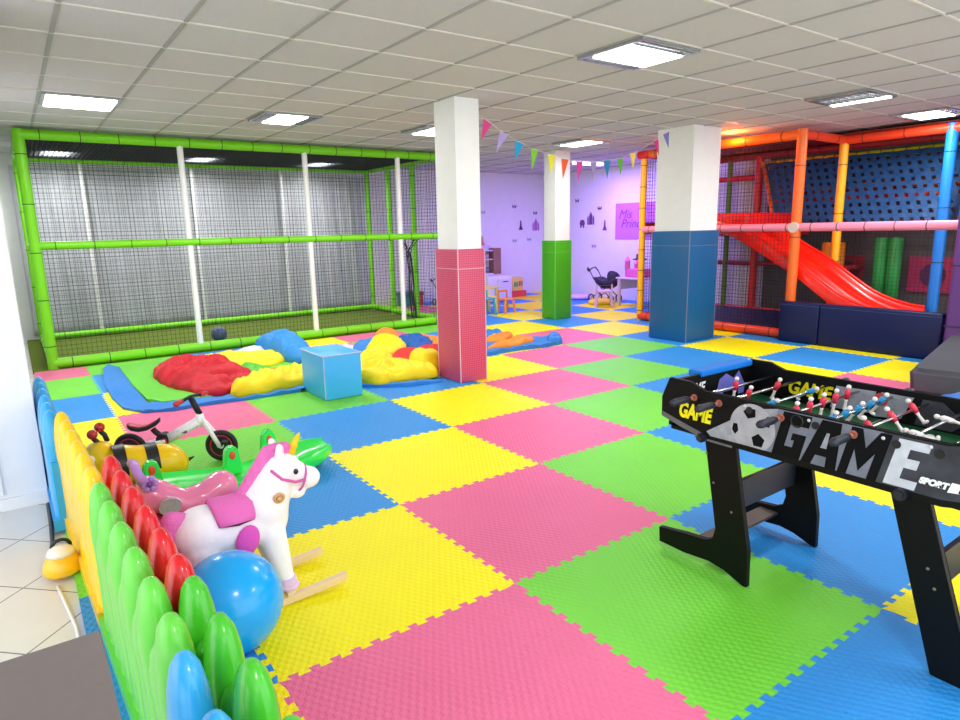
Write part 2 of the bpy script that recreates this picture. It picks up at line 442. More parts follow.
# slack grey-white safety net hung in folds against the rear wall
m=MB(); rows=[]
for z in [i*.12 for i in range(20)]:
    pass
nx=240
top=[];
def fold(x,z): return 9.38+.018*math.sin(x*14+z*1.3)+.012*math.sin(x*37+2*z)+.01*noise.noise(Vector((x*3,z*2,1)))
R=[[m.bm.verts.new(Vector((X0-.1+(5.4)*i/nx,fold(X0+5.4*i/nx,z),z+.02*noise.noise(Vector((i*.1,z,3)))))) for i in range(nx+1)] for z in [.05+.12*k for k in range(21)]]
for A,B in zip(R,R[1:]):
    for k in range(nx): m.bm.faces.new((A[k],A[k+1],B[k+1],B[k]))
bmesh.ops.solidify(m.bm,geom=m.bm.faces[:],thickness=.004)
m.build('rear_curtain',mat('grey_white_sheet',(238,240,246),.8,.1,noise_amt=.12,noise_scale=9),cage,True)
# gathered net hanging by the opening at the right
m=MB()
for k in range(9):
    a=k*.7; x=3.42+.035*math.cos(a); y=Y0+.08+.03*math.sin(a)
    m.tube([(x-.2*math.cos(k),y,1.33),(x-.03,y,1.12),(x,y,.85),(x+.02*math.sin(k),y,.5),(x+.03,y,.12)],.006,5)
m.build('gathered_net',NETD,cage)

# football inside the cage
def football(name,c,r,label,dark,light):
    # icosahedron-based panels: truncated look by colouring 12 pentagon caps
    m=MB(); x=bmesh.ops.create_icosphere(m.bm,subdivisions=4,radius=1)
    t=(1+5**.5)/2; ico=[Vector(v).normalized() for v in [(-1,t,0),(1,t,0),(-1,-t,0),(1,-t,0),(0,-1,t),(0,1,t),(0,-1,-t),(0,1,-t),(t,0,-1),(t,0,1),(-t,0,-1),(-t,0,1)]]
    for f in m.bm.faces:
        n=f.calc_center_median().normalized()
        if max(n.dot(q) for q in ico)>.94: f.material_index=1
    for v in m.bm.verts: v.co=v.co*r+Vector(c)
    o=m.build(name,[light,dark],None,True,org=(c[0],c[1],c[2]-r)); tag(o,label,'ball'); return o
football('football',(.67,7.36,.105),.105,'navy and white football on the turf inside the netted cage',mat('navy_panel',(12,18,50),.4),mat('pale_blue_panel',(74,88,130),.4))
# ---------------------------------------------------------------- soft play frame (right rear)
ORA=mat('orange_sleeve',(238,104,24),.4); YEL=mat('yellow_sleeve',(250,180,14),.4); REDS=mat('red_sleeve',(222,30,34),.4)
PNK=mat('pink_sleeve',(240,140,172),.4); BLU=mat('blue_sleeve',(16,120,214),.4); OLV=mat('olive_sleeve',(96,140,40),.45)
ORR=mat('orange_red_sleeve',(232,66,30),.4); PUR=mat('purple_vinyl',(96,52,128),.45); MAR=mat('maroon_sleeve',(150,32,44),.45); YG=mat('yellow_green_sleeve',(190,200,30),.4)
NETR=mat('charcoal_net',(40,22,30),.8)
FX=6.4; RX=8.3; TZ=2.5
fr=empty('soft_play_frame',(FX,2.4,0),'multicoloured tubular play frame with netting and a woven belt climbing wall','play frame')
P=lambda a,b,m,r=.055,n='rail',s=.45: foam_post(fr,a,b,m,r,name=n,step=s)
P((FX,4.82,.0),(FX,4.82,TZ),YEL,.05,'post',.3); P((FX,2.4,0),(FX,2.4,TZ+.06),ORA,.06,'post',.8)
P((RX,4.1,0),(RX,4.1,TZ),REDS,.06,'post',.7); P((RX,4.62,0),(RX,4.62,TZ),OLV,.045,'post',.7)
P((7.5,2.43,0),(7.5,2.43,TZ),YEL,.055,'post',.6); P((7.5,1.22,0),(7.5,1.22,TZ+.05),BLU,.062,'post',.6); P((RX,-1.2,0),(RX,-1.2,TZ),ORA,.055,'post')
P((FX,2.4,TZ),(FX,4.82,TZ),ORA,.06); P((FX,2.4,TZ),(7.5,2.43,TZ),ORR,.055); P((7.5,2.43,TZ),(7.5,-1.4,TZ),ORR,.06)
P((FX,4.82,TZ),(RX,4.82,TZ),ORR,.055); P((RX,4.82,TZ),(RX,-1.4,TZ),MAR,.055)
P((FX,4.82,1.40),(FX,.5,1.40),PNK,.05,s=.3); P((FX,4.82,1.36),(RX,4.82,1.36),PNK,.04); P((FX,4.82,1.46),(RX,4.82,1.46),MAR,.045)
P((RX,4.1,2.18),(RX,4.82,2.18),REDS,.045); P((RX,4.82,.82),(RX,2.43,.82),MAR,.04); P((7.5,2.43,.82),(RX,2.43,.82),MAR,.04)
P((FX,4.82,.065),(FX,2.46,.065),ORR,.06,s=.3); P((FX,4.82,.065),(RX,4.82,.065),ORR,.05); P((RX,4.82,.065),(RX,-1.2,.065),ORR,.05); P((7.5,2.36,.065),(7.5,-1.2,.065),ORR,.05)
P((RX,4.05,2.36),(RX,2.7,2.36),YEL,.05,s=.15); P((RX,2.7,2.36),(RX,-.9,2.36),YG,.05,s=.15)
P((8.12,3.7,1.80),(8.12,-.9,1.80),ORR,.05,s=.4); P((8.16,3.7,1.93),(8.16,-.9,1.93),ORA,.05,s=.4)
m=MB(); m.box(FX-.09,FX+.09,4.70,4.90,TZ-.06,TZ+.05,.03); m.build('corner_pad',REDS,fr,True,angle=40)
m=MB(); m.cyl((FX-.07,2.4,1.40),(FX+.07,2.4,1.40),.065); m.build('joint',mat('rail_joint',(214,190,180),.4),fr,True,angle=40)
# purple padded post at the frame's near right
m=MB(); m.box(6.2,6.5,.36,.64,0,TZ,.04); q=m.build('padded_post',PUR,fr,True,angle=40)
m=MB(); 
for z in (.38,1.0,1.9): m.box(6.195,6.505,.355,.645,z-.006,z+.006)
m.build('strap',mat('dark_purple_strap',(50,26,70),.5),q)
# nets
for o,u,v in [((FX,2.46,.12),(0,2.3,0),(0,0,2.3)),((7.5,-1.2,.1),(0,3.6,0),(0,0,1.25)),((FX,4.82,.12),(1.9,0,0),(0,0,2.3)),((RX,2.4,.1),(0,2.4,0),(0,0,2.2))]:
    net_panel(o,u,v,.05,.0034).build('net',NETR,fr)
# woven belt wall, leaning
wv=MAT_BELT=mat('teal_blue_belt',(24,74,128),.6,noise_amt=.12,noise_scale=6)
def wp(s,t,d=0):   # s along -y, t up
    top=Vector((8.22,3.95-s,2.34)); bot=Vector((7.72,3.42-s*.97,1.42)); q=bot+(top-bot)*t; nrm=Vector((-.88,0,.47)); return q+nrm*d
m=MB(); W=4.8; nc=40; nr=9
for c in range(nc+1):
    s=W*c/nc; pts=[wp(s,t/36,.006*math.sin(PI*(t/36*nr+c))) for t in range(37)]
    m.sweep([[p+Vector((0,a,0))+Vector((-.88,0,.47))*b for a,b in ((-.036,-.001),(.036,-.001),(.036,.001),(-.036,.001))] for p in pts])
for r_ in range(nr+1):
    t=r_/nr; pts=[wp(W*k/120,t,-.006*math.sin(PI*(k/120*nc+r_))) for k in range(121)]
    m.sweep([[p+Vector((.47,0,.88))*a*0.9+Vector((-.88,0,.47))*b for a,b in ((-.034,-.001),(.034,-.001),(.034,.001),(-.034,.001))] for p in pts])
m.build('belt_wall',wv,fr)
foam_post(fr,wp(-.03,1),wp(-.03,0),ORA,.03,name='rail',step=.12)
# decks and inner base
m=MB(); m.box(FX+.06,8.22,2.5,4.76,.0,.10,.01); m.build('base_pad',mat('navy_deck',(26,36,78),.5),fr)
m=MB(); m.box(7.3,8.24,3.2,4.76,1.28,1.36,.01); m.build('deck',REDS,fr)
m=MB(); m.box(7.56,8.24,-1.15,2.36,.0,.06,.01); m.build('base_pad',mat('navy_deck',(26,36,78),.5),fr)
m=MB(); m.box(7.45,8.4,-1.4,4.82,TZ+.06,TZ+.075); m.build('added_roof_sheet',mat('dark_red_sheet',(120,34,30),.6),fr)  # roof added over the frame to hold back light and keep it dim
m=MB(); m.box(8.39,8.42,-1.3,3.98,.1,TZ); m.build('dim_wall_sheet',mat('shaded_wall_grey',(92,88,90),.7,noise_amt=.2,noise_scale=3),fr)  # added sheet before the white wall, its dark grey painting in the shade
# play things inside the frame
def roller(c,h,r,m_,label,n=2):
    t=empty('punch_roller',(c[0],c[1],c[2]),label,'foam roller')
    for k in range(n):
        q=MB(); y=c[1]+(k-(n-1)/2)*r*2.02; q.lathe([(0,c[2]),(r*.8,c[2]),(r,c[2]+.03),(r,c[2]+h-.03),(r*.8,c[2]+h),(0,c[2]+h)],(c[0],y,0)); q.build('cylinder',m_,t,True,angle=40)
    q=MB(); q.cyl((c[0],c[1],.06),(c[0],c[1],c[2]+.01),.02); q.build('stand',BLACK,t)
    return t
roller((8.05,2.0,.42),.82,.085,mat('green_roller',(40,150,70),.45),'pair of upright green foam rollers behind the slide net')
roller((8.05,2.72,.75),.42,.08,mat('orange_roller',(240,130,20),.45),'short orange padded punch bags behind the slide')
for y0,y1,c,l in [(2.42,2.85,(170,40,60),'dark red square play panel on the back of the frame'),(1.25,1.85,(186,48,96),'pink square play panel right of the green rollers')]:
    t=empty('play_panel',(8.36,(y0+y1)/2,.5),l,'play panel')
    m=MB(); m.box(8.345,8.38,y0,y1,.5,.98,.01); m.build('board',mat('panel_%d'%c[2],c,.5),t)
    m=MB(); m.cyl((8.33,(y0+y1)/2,.74),(8.35,(y0+y1)/2,.74),.15,seg=24); m.build('disc',mat('panel_disc_%d'%c[2],(90,40,90),.5),t,True,angle=40)
# slide
sl=empty('slide',(6.95,1.2,0),'bright red double wave slide running down behind the navy pads','slide')
PR=[(4.55,1.40),(4.2,1.41),(3.7,1.41),(3.35,1.34),(3.0,1.17),(2.7,1.0),(2.4,.83),(2.1,.62),(1.85,.46),(1.6,.36),(1.38,.31),(1.25,.30)]
def cr(v0,v1,v2,v3,t): return .5*((2*v1)+(v2-v0)*t+(2*v0-5*v1+4*v2-v3)*t*t+(3*v1-v0-3*v2+v3)*t**3)
path=[]
for i in range(len(PR)-1):
    g=lambda k:PR[max(0,min(len(PR)-1,k))]
    for t in (0,.25,.5,.75): path.append((cr(g(i-1)[0],g(i)[0],g(i+1)[0],g(i+2)[0],t),cr(g(i-1)[1],g(i)[1],g(i+1)[1],g(i+2)[1],t)))
path.append(PR[-1])
xa,xb=6.50,7.40; 
sec=[(0,-.02),(0,.10),(.02,.125),(.05,.12),(.075,.06),(.11,.015),(.20,.0),(.32,.015),(.37,.06),(.40,.075)]
sec=[(a,b) for a,b in sec]; w=xb-xa; full=sec+[(w/2,.085)]+[(w-a,b) for a,b in sec[::-1]]
under=[(w,-.05),(w-.03,-.06),(w/2,-.05),(.03,-.06),(0,-.05)]
m=MB(); rows=[]
for y,z in path: rows.append([Vector((xa+a,y,z+b)) for a,b in full]+[Vector((xa+a,y,z+b)) for a,b in under])
m.sweep(rows); m.build('chute',RED,sl,True,angle=60)
m=MB()
for xx in (xa+.035,xb-.035): m.tube([Vector((xx,y,z+.125)) for y,z in path],.022,10)
m.build('side_rim',RED,sl,True)
m=MB(); m.box(6.75,7.25,1.35,1.45,0,.27); m.build('foot',mat('slide_foot',(120,20,20),.5),sl)
m=MB(); m.box(xa+.02,xb+.75,3.15,4.65,1.42,1.60,.04); m.build('hood',mat('red_vinyl',(230,20,20),.4),sl,True,angle=40)
# navy pads in front of the slide
NV=mat('navy_vinyl',(8,20,72),.42,.3,noise_amt=.08,noise_scale=4,bump=.15,bump_scale=7)
for y0,y1,l in [(1.93,2.42,'short navy vinyl pad standing beside the orange post'),(.66,1.925,'long navy vinyl pad standing below the slide end')]:
    t=empty('barrier_pad',(6.33,(y0+y1)/2,0),l,'crash pad')
    m=MB(); m.box(6.2,6.33,y0,y1,.0,.5,.02); m.build('block',NV,t,True,angle=40)
    m=MB(); m.box(6.197,6.333,y0+.01,y1-.01,.462,.466); m.build('piping',mat('navy_piping',(60,84,150),.4),t)
# ---------------------------------------------------------------- bunting
FL=[((2.377,2.509),(2.478,2.465),(2.349,2.307),(226,70,150)),((2.57,2.409),(2.676,2.372),(2.531,2.203),(182,160,226)),((2.764,2.332),(2.875,2.302),(2.769,2.123),(30,160,214)),((2.974,2.261),(3.076,2.248),(2.994,2.048),(130,200,50)),((3.21,2.215),(3.315,2.214),(3.26,2.009),(240,230,50)),((3.40,2.18),(3.505,2.175),(3.431,1.965),(240,96,40)),((3.615,2.16),(3.72,2.16),(3.665,1.955),(216,60,150)),((3.835,2.162),(3.94,2.165),(3.89,1.96),(160,140,190)),((4.05,2.19),(4.155,2.198),(4.12,1.99),(20,130,180)),((4.266,2.216),(4.369,2.231),(4.34,2.035),(90,180,50)),((4.479,2.284),(4.58,2.30),(4.55,2.11),(244,214,70)),((4.649,2.41),(4.73,2.436),(4.765,2.255),(214,40,130)),((4.811,2.493),(4.917,2.531),(4.93,2.345),(120,120,190))]
bt=empty('bunting',(3.6,3.3,2.1),'string of multicoloured triangular pennants hanging from the pink column to the blue column','bunting')
YB=lambda x:3.4 if x<4.59 else 3.2
string=[(2.15,YB(2.15),2.60)]
for k,(a,b,c,col) in enumerate(FL):
    a=Vector((a[0],YB(a[0]),a[1]));b=Vector((b[0],YB(b[0]),b[1]));c=Vector((c[0],YB(c[0])+.01,c[1])); n=Vector((0,.002,0))
    m=MB(); A=[m.bm.verts.new(p) for p in (a,b,c)];B=[m.bm.verts.new(p+n) for p in (a,b,c)]
    m.bm.faces.new(A);m.bm.faces.new(B[::-1])
    for i in range(3): m.bm.faces.new((A[i],B[i],B[(i+1)%3],A[(i+1)%3]))
    o=m.build('pennant',mat('pennant_%d'%k,col,.7),bt); tag(o,['pink','lilac','cyan','green','yellow','orange','magenta','grey lilac','teal','leaf green','pale yellow','crimson','blue lilac'][k]+' pennant')
    string+=[a,b]
string.append((5.21,3.14,2.6))
m=MB(); m.tube([p if isinstance(p,Vector) else Vector(p) for p in string],.003,5); m.build('cord',mat('pale_cord',(220,210,220),.7),bt)
# ---------------------------------------------------------------- princess corner
XW=8.45
sg=empty('wall_sign',(XW,6.55,1.2),'square pink sign with dark script lettering on the purple-lit wall','sign')
m=MB(); m.box(XW-.012,XW-.001,6.05,7.25,1.20,1.90); m.build('board',mat('sign_pink',(205,128,210),.6),sg)
INK=mat('sign_ink',(140,62,150),.6)
MW=lambda y,z,x=XW-.014: frame((x,y,z),(0,-1,0),(0,0,1),(-1,0,0))
text_mesh('Mis',.24,MW(7.0,1.68),'lettering',INK,sg,shear=.35,align='CENTER')
text_mesh('Princesas',.24,MW(6.66,1.50),'lettering',INK,sg,shear=.35)
def decal(name,polys,M,col,label,group=None):
    m=MB()
    for p in polys: m.prism(p,.002,M)
    o=m.build(name,mat('decal_%d_%d'%(col[0],col[1]),col,.7),org=M.translation); tag(o,label,'wall sticker',group); return o
castle=[[(-.10,0),(-.10,.12),(-.06,.12),(-.06,0)],[(.06,0),(.06,.12),(.10,.12),(.10,0)],[(-.05,0),(-.05,.17),(.05,.17),(.05,0)],[(-.055,.17),(0,.27),(.055,.17)],[(-.105,.12),(-.08,.19),(-.055,.12)],[(.055,.12),(.08,.19),(.105,.12)]]
dress=[[(-.06,0),(-.02,.1),(.02,.1),(.06,0)],[(-.025,.1),(-.02,.16),(.02,.16),(.025,.1)],[(.022,.18),(.016,.2),(0,.205),(-.016,.2),(-.022,.18),(-.016,.165),(0,.16),(.016,.165)]]
wings=[[(0,0),(-.06,.05),(-.05,-.03)],[(0,0),(.06,.05),(.05,-.03)],[(-.005,-.04),(-.005,.05),(.005,.05),(.005,-.04)]]
coach=[[(-.08,.04),(-.06,.11),(0,.13),(.06,.11),(.08,.04),(.05,.0),(-.05,.0)],[(-.07,-.02),(-.04,.02),(-.01,-.02),(-.04,-.05)],[(.01,-.02),(.04,.02),(.07,-.02),(.04,-.05)]]
DC=(120,70,120)
M2=lambda x,z: frame((x,9.448,z),(1,0,0),(0,0,1),(0,-1,0))
for nm,pl_,M_,c_,l_ in [('castle_sticker',castle,MW(7.95,1.50,XW-.001),DC,'purple castle sticker on the lilac wall left of the pink sign'),
  ('carriage_sticker',coach,MW(8.2,1.48,XW-.001),DC,'small purple carriage sticker beside the castle sticker'),
  ('princess_sticker',dress,MW(7.55,1.38,XW-.001),DC,'slim purple figure sticker between castle and pink sign'),
  ('butterfly_sticker',wings,MW(7.7,1.82,XW-.001),(80,50,90),'dark butterfly sticker highest on the right lilac wall'),
  ('butterfly_sticker',wings,MW(8.36,2.0,XW-.001),DC,'thin purple butterfly sticker just right of the green column'),
  ('flower_sticker',wings,MW(7.85,1.05,XW-.001),(160,130,180),'pale small sticker low on the right lilac wall'),
  ('princess_sticker',dress,M2(7.78,1.42),(90,40,90),'dark figure sticker on the back wall left of the green column'),
  ('castle_sticker',castle,M2(8.22,1.40),(186,120,190),'pale pink castle sticker by the green column'),
  ('butterfly_sticker',wings,M2(7.6,1.92),DC,'butterfly sticker on the back wall above the dark figure'),
  ('flower_sticker',wings,M2(8.2,1.78),DC,'purple arched sticker on the back wall near the green column'),
  ('star_sticker',wings,M2(7.6,1.18),(150,170,180),'pale grey-green sticker under the dark figure'),
  ('star_sticker',wings,M2(8.02,1.2),(150,170,180),'pale grey sticker low beside the green column'),
  ('star_sticker',wings,M2(6.75,1.80),(190,180,200),'faint dot sticker beside the pink column')]:
    decal(nm,pl_,M_,c_,l_)
# purple flood lamp
fl_=empty('flood_lamp',(7.3,6.9,H),'violet flood lamp at the ceiling behind the green column','lamp')
m=MB(); m.box(6.95,7.65,6.85,6.95,H-.05,H-.0,.01); m.build('bar',mat('violet_tube',(226,190,255),.5,emit=5),fl_)
# toy kitchen etc.
def kitchen():
    t=empty('toy_kitchen',(6.6,9.0,0),'white and grey toy kitchen with wooden side against the far wall','toy kitchen')
    W_=mat('grey_lilac_board',(212,208,226),.6); BR=mat('brown_board',(150,110,90),.6)
    m=MB(); m.box(6.0,6.6,8.9,9.3,0,.55,.01); m.build('cabinet',mat('white_board',(235,235,240),.5),t)
    m=MB(); m.box(6.0,6.72,9.15,9.3,.55,1.12,.01); m.build('back_panel',W_,t)
    m=MB(); m.box(6.66,6.86,8.98,9.3,.52,1.06,.01); m.build('side_panel',BR,t)
    for z in (.82,1.0):
        m=MB(); m.box(6.05,6.66,9.0,9.15,z,z+.02); m.build('shelf',W_,t)
    for x,z,c in ((6.38,.84,(120,120,150)),(6.54,.84,(200,150,170)),(6.4,.56,(150,140,180)),(6.55,.56,(120,100,150))):
        m=MB(); m.lathe([(0,z),(.045,z),(.05,z+.05),(.04,z+.1),(0,z+.11)],(x,9.07,0),12); m.build('jar',mat('jar_%d'%c[0],c,.5),t,True)
    return t
kitchen()
t=empty('doll',(6.55,9.22,1.12),'small pink doll on top of the toy kitchen','doll')
m=MB(); m.lathe([(0,1.12),(.06,1.12),(.02,1.22),(.02,1.25),(0,1.25)],(6.55,9.22,0),12); m.build('dress',mat('doll_pink',(236,150,150),.6),t,True)
m=MB(); m.ell((6.55,9.22,1.28),.035); m.build('head',mat('doll_skin',(226,180,150),.6),t,True)
t=empty('toy_cabinet',(6.75,8.6,0),'low white toy cabinet with a dark handle in front of the toy kitchen','toy cabinet')
m=MB(); m.box(6.1,6.72,8.45,8.8,.02,.52,.01); m.build('body',mat('white_board',(235,235,240),.5),t)
m=MB(); m.box(6.36,6.70,8.43,8.45,.08,.46,.005); d=m.build('door',mat('white_door',(228,228,236),.5),t)
m=MB(); m.box(6.48,6.60,8.42,8.43,.40,.415); m.build('handle',BLACK,d)
def stool(x,y,c,label,h=.28,s=.14):
    t=empty('kids_stool',(x,y,0),label,'stool')
    M_=mat('stool_%d_%d'%(c[0],c[2]),c,.45)
    m=MB(); m.box(x-s,x+s,y-s,y+s,h-.03,h,.01); m.build('seat',M_,t,True,angle=40)
    for a in (-1,1):
        for b in (-1,1):
            m=MB(); m.cyl((x+a*s*.95,y+b*s*.95,0),(x+a*s*.75,y+b*s*.75,h-.03),.022,seg=8); m.build('leg',M_,t,True,angle=40)
    return t
def kids_chair(x,y,c,label,rz=0,h=.28,s=.14,bh=.3):
    t=empty('kids_chair',(x,y,0),label,'chair')
    M_=mat('chair_%d_%d'%(c[0],c[2]),c,.45); R_=Matrix.Translation((x,y,0))@Matrix.Rotation(rz,4,'Z')
    m=MB(); m.box(-s,s,-s,s,h-.03,h,.01,R_); m.build('seat',M_,t,True,angle=40)
    m=MB(); m.box(-s,s,s-.02,s+.005,h+.1,h+bh,.01,R_); m.box(-s,-s+.03,s-.02,s,h,h+.12,0,R_); m.box(s-.03,s,s-.02,s,h,h+.12,0,R_); m.build('backrest',M_,t,True,angle=40)
    for a in (-1,1):
        for b in (-1,1):
            m=MB(); m.cyl(R_@Vector((a*s*1.0,b*s*1.0,0)),R_@Vector((a*s*.8,b*s*.8,h-.03)),.022,seg=8); m.build('leg',M_,t,True,angle=40)
    return t
kids_chair(4.98,7.0,(70,160,180),'teal kids chair half hidden behind the pink column',0,.3,.13,.1)
kids_chair(5.22,7.24,(236,226,150),'pale yellow kids chair between the teal and orange ones',0,.3,.11,.12)
kids_chair(5.45,7.02,(240,150,80),'orange kids chair right of the pink column',0,.26,.11,.14)
t=empty('kids_table',(5.1,7.5,0),'pale wooden kids table behind the small chairs','table')
m=MB(); m.box(4.75,5.6,7.4,7.9,.40,.43,.01); m.build('tabletop',mat('pale_wood',(232,206,130),.5),t)
for a in (4.8,5.55):
    for b in (7.45,7.85):
        m=MB(); m.cyl((a,b,0),(a,b,.4),.025,seg=8); m.build('leg',mat('pale_wood',(232,206,130),.5),t,True,angle=40)
t=empty('activity_toy',(7.35,9.05,0),'colourful activity toy with pink wheel and yellow box by the far wall','toy')
m=MB(); m.box(6.95,7.52,8.95,9.2,0,.13,.01); m.build('tray',mat('toy_red',(220,70,80),.5),t)
m=MB(); m.box(7.15,7.45,8.98,9.18,.13,.42,.01); m.build('box',mat('toy_yellow',(236,206,110),.5),t)
m=MB(); m.cyl((7.03,8.98,.27),(7.03,9.02,.27),.12,seg=20); m.build('wheel',mat('toy_pinkish',(226,120,150),.5),t,True,angle=40)
m=MB(); m.box(7.2,7.3,8.96,8.98,.22,.32); m.build('block',mat('toy_green',(110,180,110),.5),t)
m=MB(); m.box(7.34,7.42,8.95,8.98,.24,.34); m.build('block',mat('toy_brown',(190,140,110),.5),t)
for x,c,l in [(4.62,(40,150,140),'teal toy box seen through the right end of the netted cage'),(4.86,(190,60,80),'dark red toy box beside the teal one behind the cage')]:
    t=empty('toy_box',(x,9.2,0),l,'toy box'); m=MB(); m.box(x-.11,x+.11,9.05,9.3,0,.26,.02); m.build('body',mat('toybox_%d'%c[0],c,.5),t,True,angle=40)
    m=MB(); m.box(x-.12,x+.12,9.04,9.31,.2,.28,.015); m.build('lid',mat('toybox_lid_%d'%c[0],tuple(int(v*.85) for v in c),.5),t,True,angle=40)
def pram(px,py,rz,label,sc=1,hood=(30,30,40),tub=(34,34,46)):
    t=empty('doll_pram',(px,py,0),label,'doll pram'); R_=Matrix.Translation((px,py,0))@Matrix.Rotation(rz,4,'Z')@Matrix.Scale(sc,4)
    F_=mat('pram_frame',(54,44,64),.4); T_=mat('pram_cloth',tub,.7)
    def TU(pts,r,name,mt):
        m=MB(); m.tube([R_@Vector(p) for p in pts],r*sc,8); return m.build(name,mt,t,True)
    for s in (-.13,.13):
        TU([(-.28,s,.09),(.02,s,.26),(.22,s,.42)],.010,'frame_bar',F_); TU([(.20,s,.09),(.0,s,.26),(-.22,s,.46),(-.32,s,.62)],.010,'frame_bar',F_)
        for x in (-.28,.20):
            m=MB(); m.torus(R_@Vector((x,s,.085)),R_.to_3x3()@Vector((0,1,0)),.065*sc,.018*sc,20,6); w_=m.build('wheel',mat('pram_wheel',(96,88,110),.5),t,True)
            m=MB(); m.cyl(R_@Vector((x,s-.012,.085)),R_@Vector((x,s+.012,.085)),.02*sc); m.build('hub',mat('pram_hub',(210,200,220),.4),w_)
    TU([(-.32,-.13,.62),(-.38,-.12,.68),(-.43,-.08,.66),(-.46,0,.60),(-.43,.08,.66),(-.38,.12,.68),(-.32,.13,.62)],.014,'handle',BLACK)
    m=MB(); rows=[]
    for x,z0,z1,w_ in ((-.25,.44,.50,.11),(-.18,.34,.49,.14),(-.02,.27,.43,.15),(.12,.28,.44,.15),(.28,.38,.50,.12)):
        rows.append([R_@Vector((x,w_*a,z0+(z1-z0)*b)) for a,b in ((-1,1),(-.9,.3),(-.5,0),(.5,0),(.9,.3),(1,1),(.6,.9),(-.6,.9))])
    m.sweep(rows); m.build('seat_tub',T_,t,True)
    m=MB(); 
    rows=[]
    for k in range(7):
        a=PI*(.08+.5*k/6); c=R_@Vector((.12,0,.44))
        rows.append([R_@Vector((.12+.2*math.cos(a)*math.sin(b),.145*math.cos(b),.43+.2*math.sin(a)*math.sin(b)+.0)) for b in [PI*j/10 for j in range(11)]]+[R_@Vector((.12+.18*math.cos(a)*math.sin(b),.13*math.cos(b),.43+.18*math.sin(a)*math.sin(b))) for b in [PI*j/10 for j in range(10,-1,-1)]])
    m.sweep(rows); m.build('hood',mat('pram_hood',hood,.7),t,True)
    return t
pram(7.85,6.9,-1.45,'black dolls pram with curved handle by the lilac wall',.98)
pram(5.3,8.75,-1.2,'dark dolls pram seen through the cage beside the gathered net',.75)
LIL=(232,196,232)
kids_chair(7.3,6.45,LIL,'pale pink kids stool-chair in front of the dolls pram',2.4,.3,.15,.1)
t=empty('kids_table',(7.85,6.05,0),'pale lilac kids table beside the dolls pram','table')
LM=mat('lilac_plastic',(226,206,232),.45)
m=MB(); m.box(7.55,8.2,5.75,6.4,.50,.53,.01); m.build('tabletop',LM,t,True,angle=40)
for a in (7.6,8.15):
    for b in (5.8,6.35):
        m=MB(); m.box(a-.025,a+.025,b-.025,b+.025,0,.5,.005); m.build('leg',LM,t,True,angle=40)
m=MB(); m.box(7.6,8.15,6.36,6.38,.3,.5,.005); m.build('apron',mat('greyish_board',(190,190,200),.5),t)
t=empty('toy_castle',(7.85,6.05,.53),'bright pink toy castle on the lilac kids table','toy castle')
PK=mat('hot_pink_plastic',(240,110,190),.4)
m=MB(); m.box(7.68,8.02,5.9,6.3,.53,.68,.02); m.build('base',PK,t,True,angle=40)
for a,b,h in ((7.72,6.27,.82),(7.98,6.27,.76),(7.85,6.1,.74),(7.72,5.93,.78)):
    m=MB(); m.lathe([(0,.66),(.05,.66),(.05,h),(.062,h),(0,h+.1)],(a,b,0),12); m.build('turret',PK,t,True,angle=40)
t=empty('toy_hat',(8.1,6.12,.78),'dark toy bonnet resting on top of the pink toy castle','hat')
m=MB(); m.lathe([(0,.0),(.13,.0),(.13,.015),(.07,.03),(.065,.1),(.0,.12)],(7.86,6.1,.845),20); m.build('crown',mat('dark_felt',(50,46,60),.8),t,True)
for x,y,c,l in [(7.55,6.75,(250,220,60),'yellow floor cushion under the pink kids chair'),(8.1,5.55,(250,200,60),'amber floor cushion under the lilac table edge'),(7.9,7.7,(226,190,226),'pale pink floor cushion left of the dolls pram')]:
    t=empty('floor_cushion',(x,y,0),l,'cushion'); m=MB(); m.lathe([(0,0),(.2,0),(.25,.03),(.25,.06),(.2,.09),(0,.095)],(x,y,0)); m.build('cover',mat('cushion_%d'%c[1],c,.7),t,True,angle=60)
# ---------------------------------------------------------------- grey covered box and blue mat right of the games table
t=empty('covered_box',(5.3,-.1,0),'dark grey fabric-covered soft block on the floor at the right edge','covered block')
GC=mat('charcoal_fabric',(84,86,94),.85,.2,noise_amt=.1,noise_scale=8,bump=.3,bump_scale=14)
m=MB(); vs=[(4.60,.22,0),(4.62,-.9,0),(6.0,-.95,0),(6.05,.45,0),(4.58,.24,.26),(4.60,-.9,.30),(6.0,-.95,.55),(6.05,.45,.40),(5.3,-.3,.52)]
V=[m.bm.verts.new((v[0]-.0,v[1]+.08,v[2]*.82)) for v in vs]
for f in ((0,3,2,1),(0,1,5,4),(1,2,6,5),(2,3,7,6),(3,0,4,7),(4,5,8),(5,6,8),(6,7,8),(7,4,8)): m.bm.faces.new([V[i] for i in f])
bmesh.ops.bevel(m.bm,geom=m.bm.edges[:],offset=.035,segments=3,affect='EDGES')
m.build('cover',GC,t,True,angle=60)
t=empty('blue_play_bag',(3.9,-.35,0),'bright blue soft bag on the floor behind the football table','bag')
m=MB(); m.lump([(3.55,-.55),(4.4,-.75),(4.5,-.3),(4.35,.0),(3.9,-.05),(3.6,-.2)],.14,0,.2,3,4); m.build('body',mat('bag_blue',(20,110,200),.6),t,True)
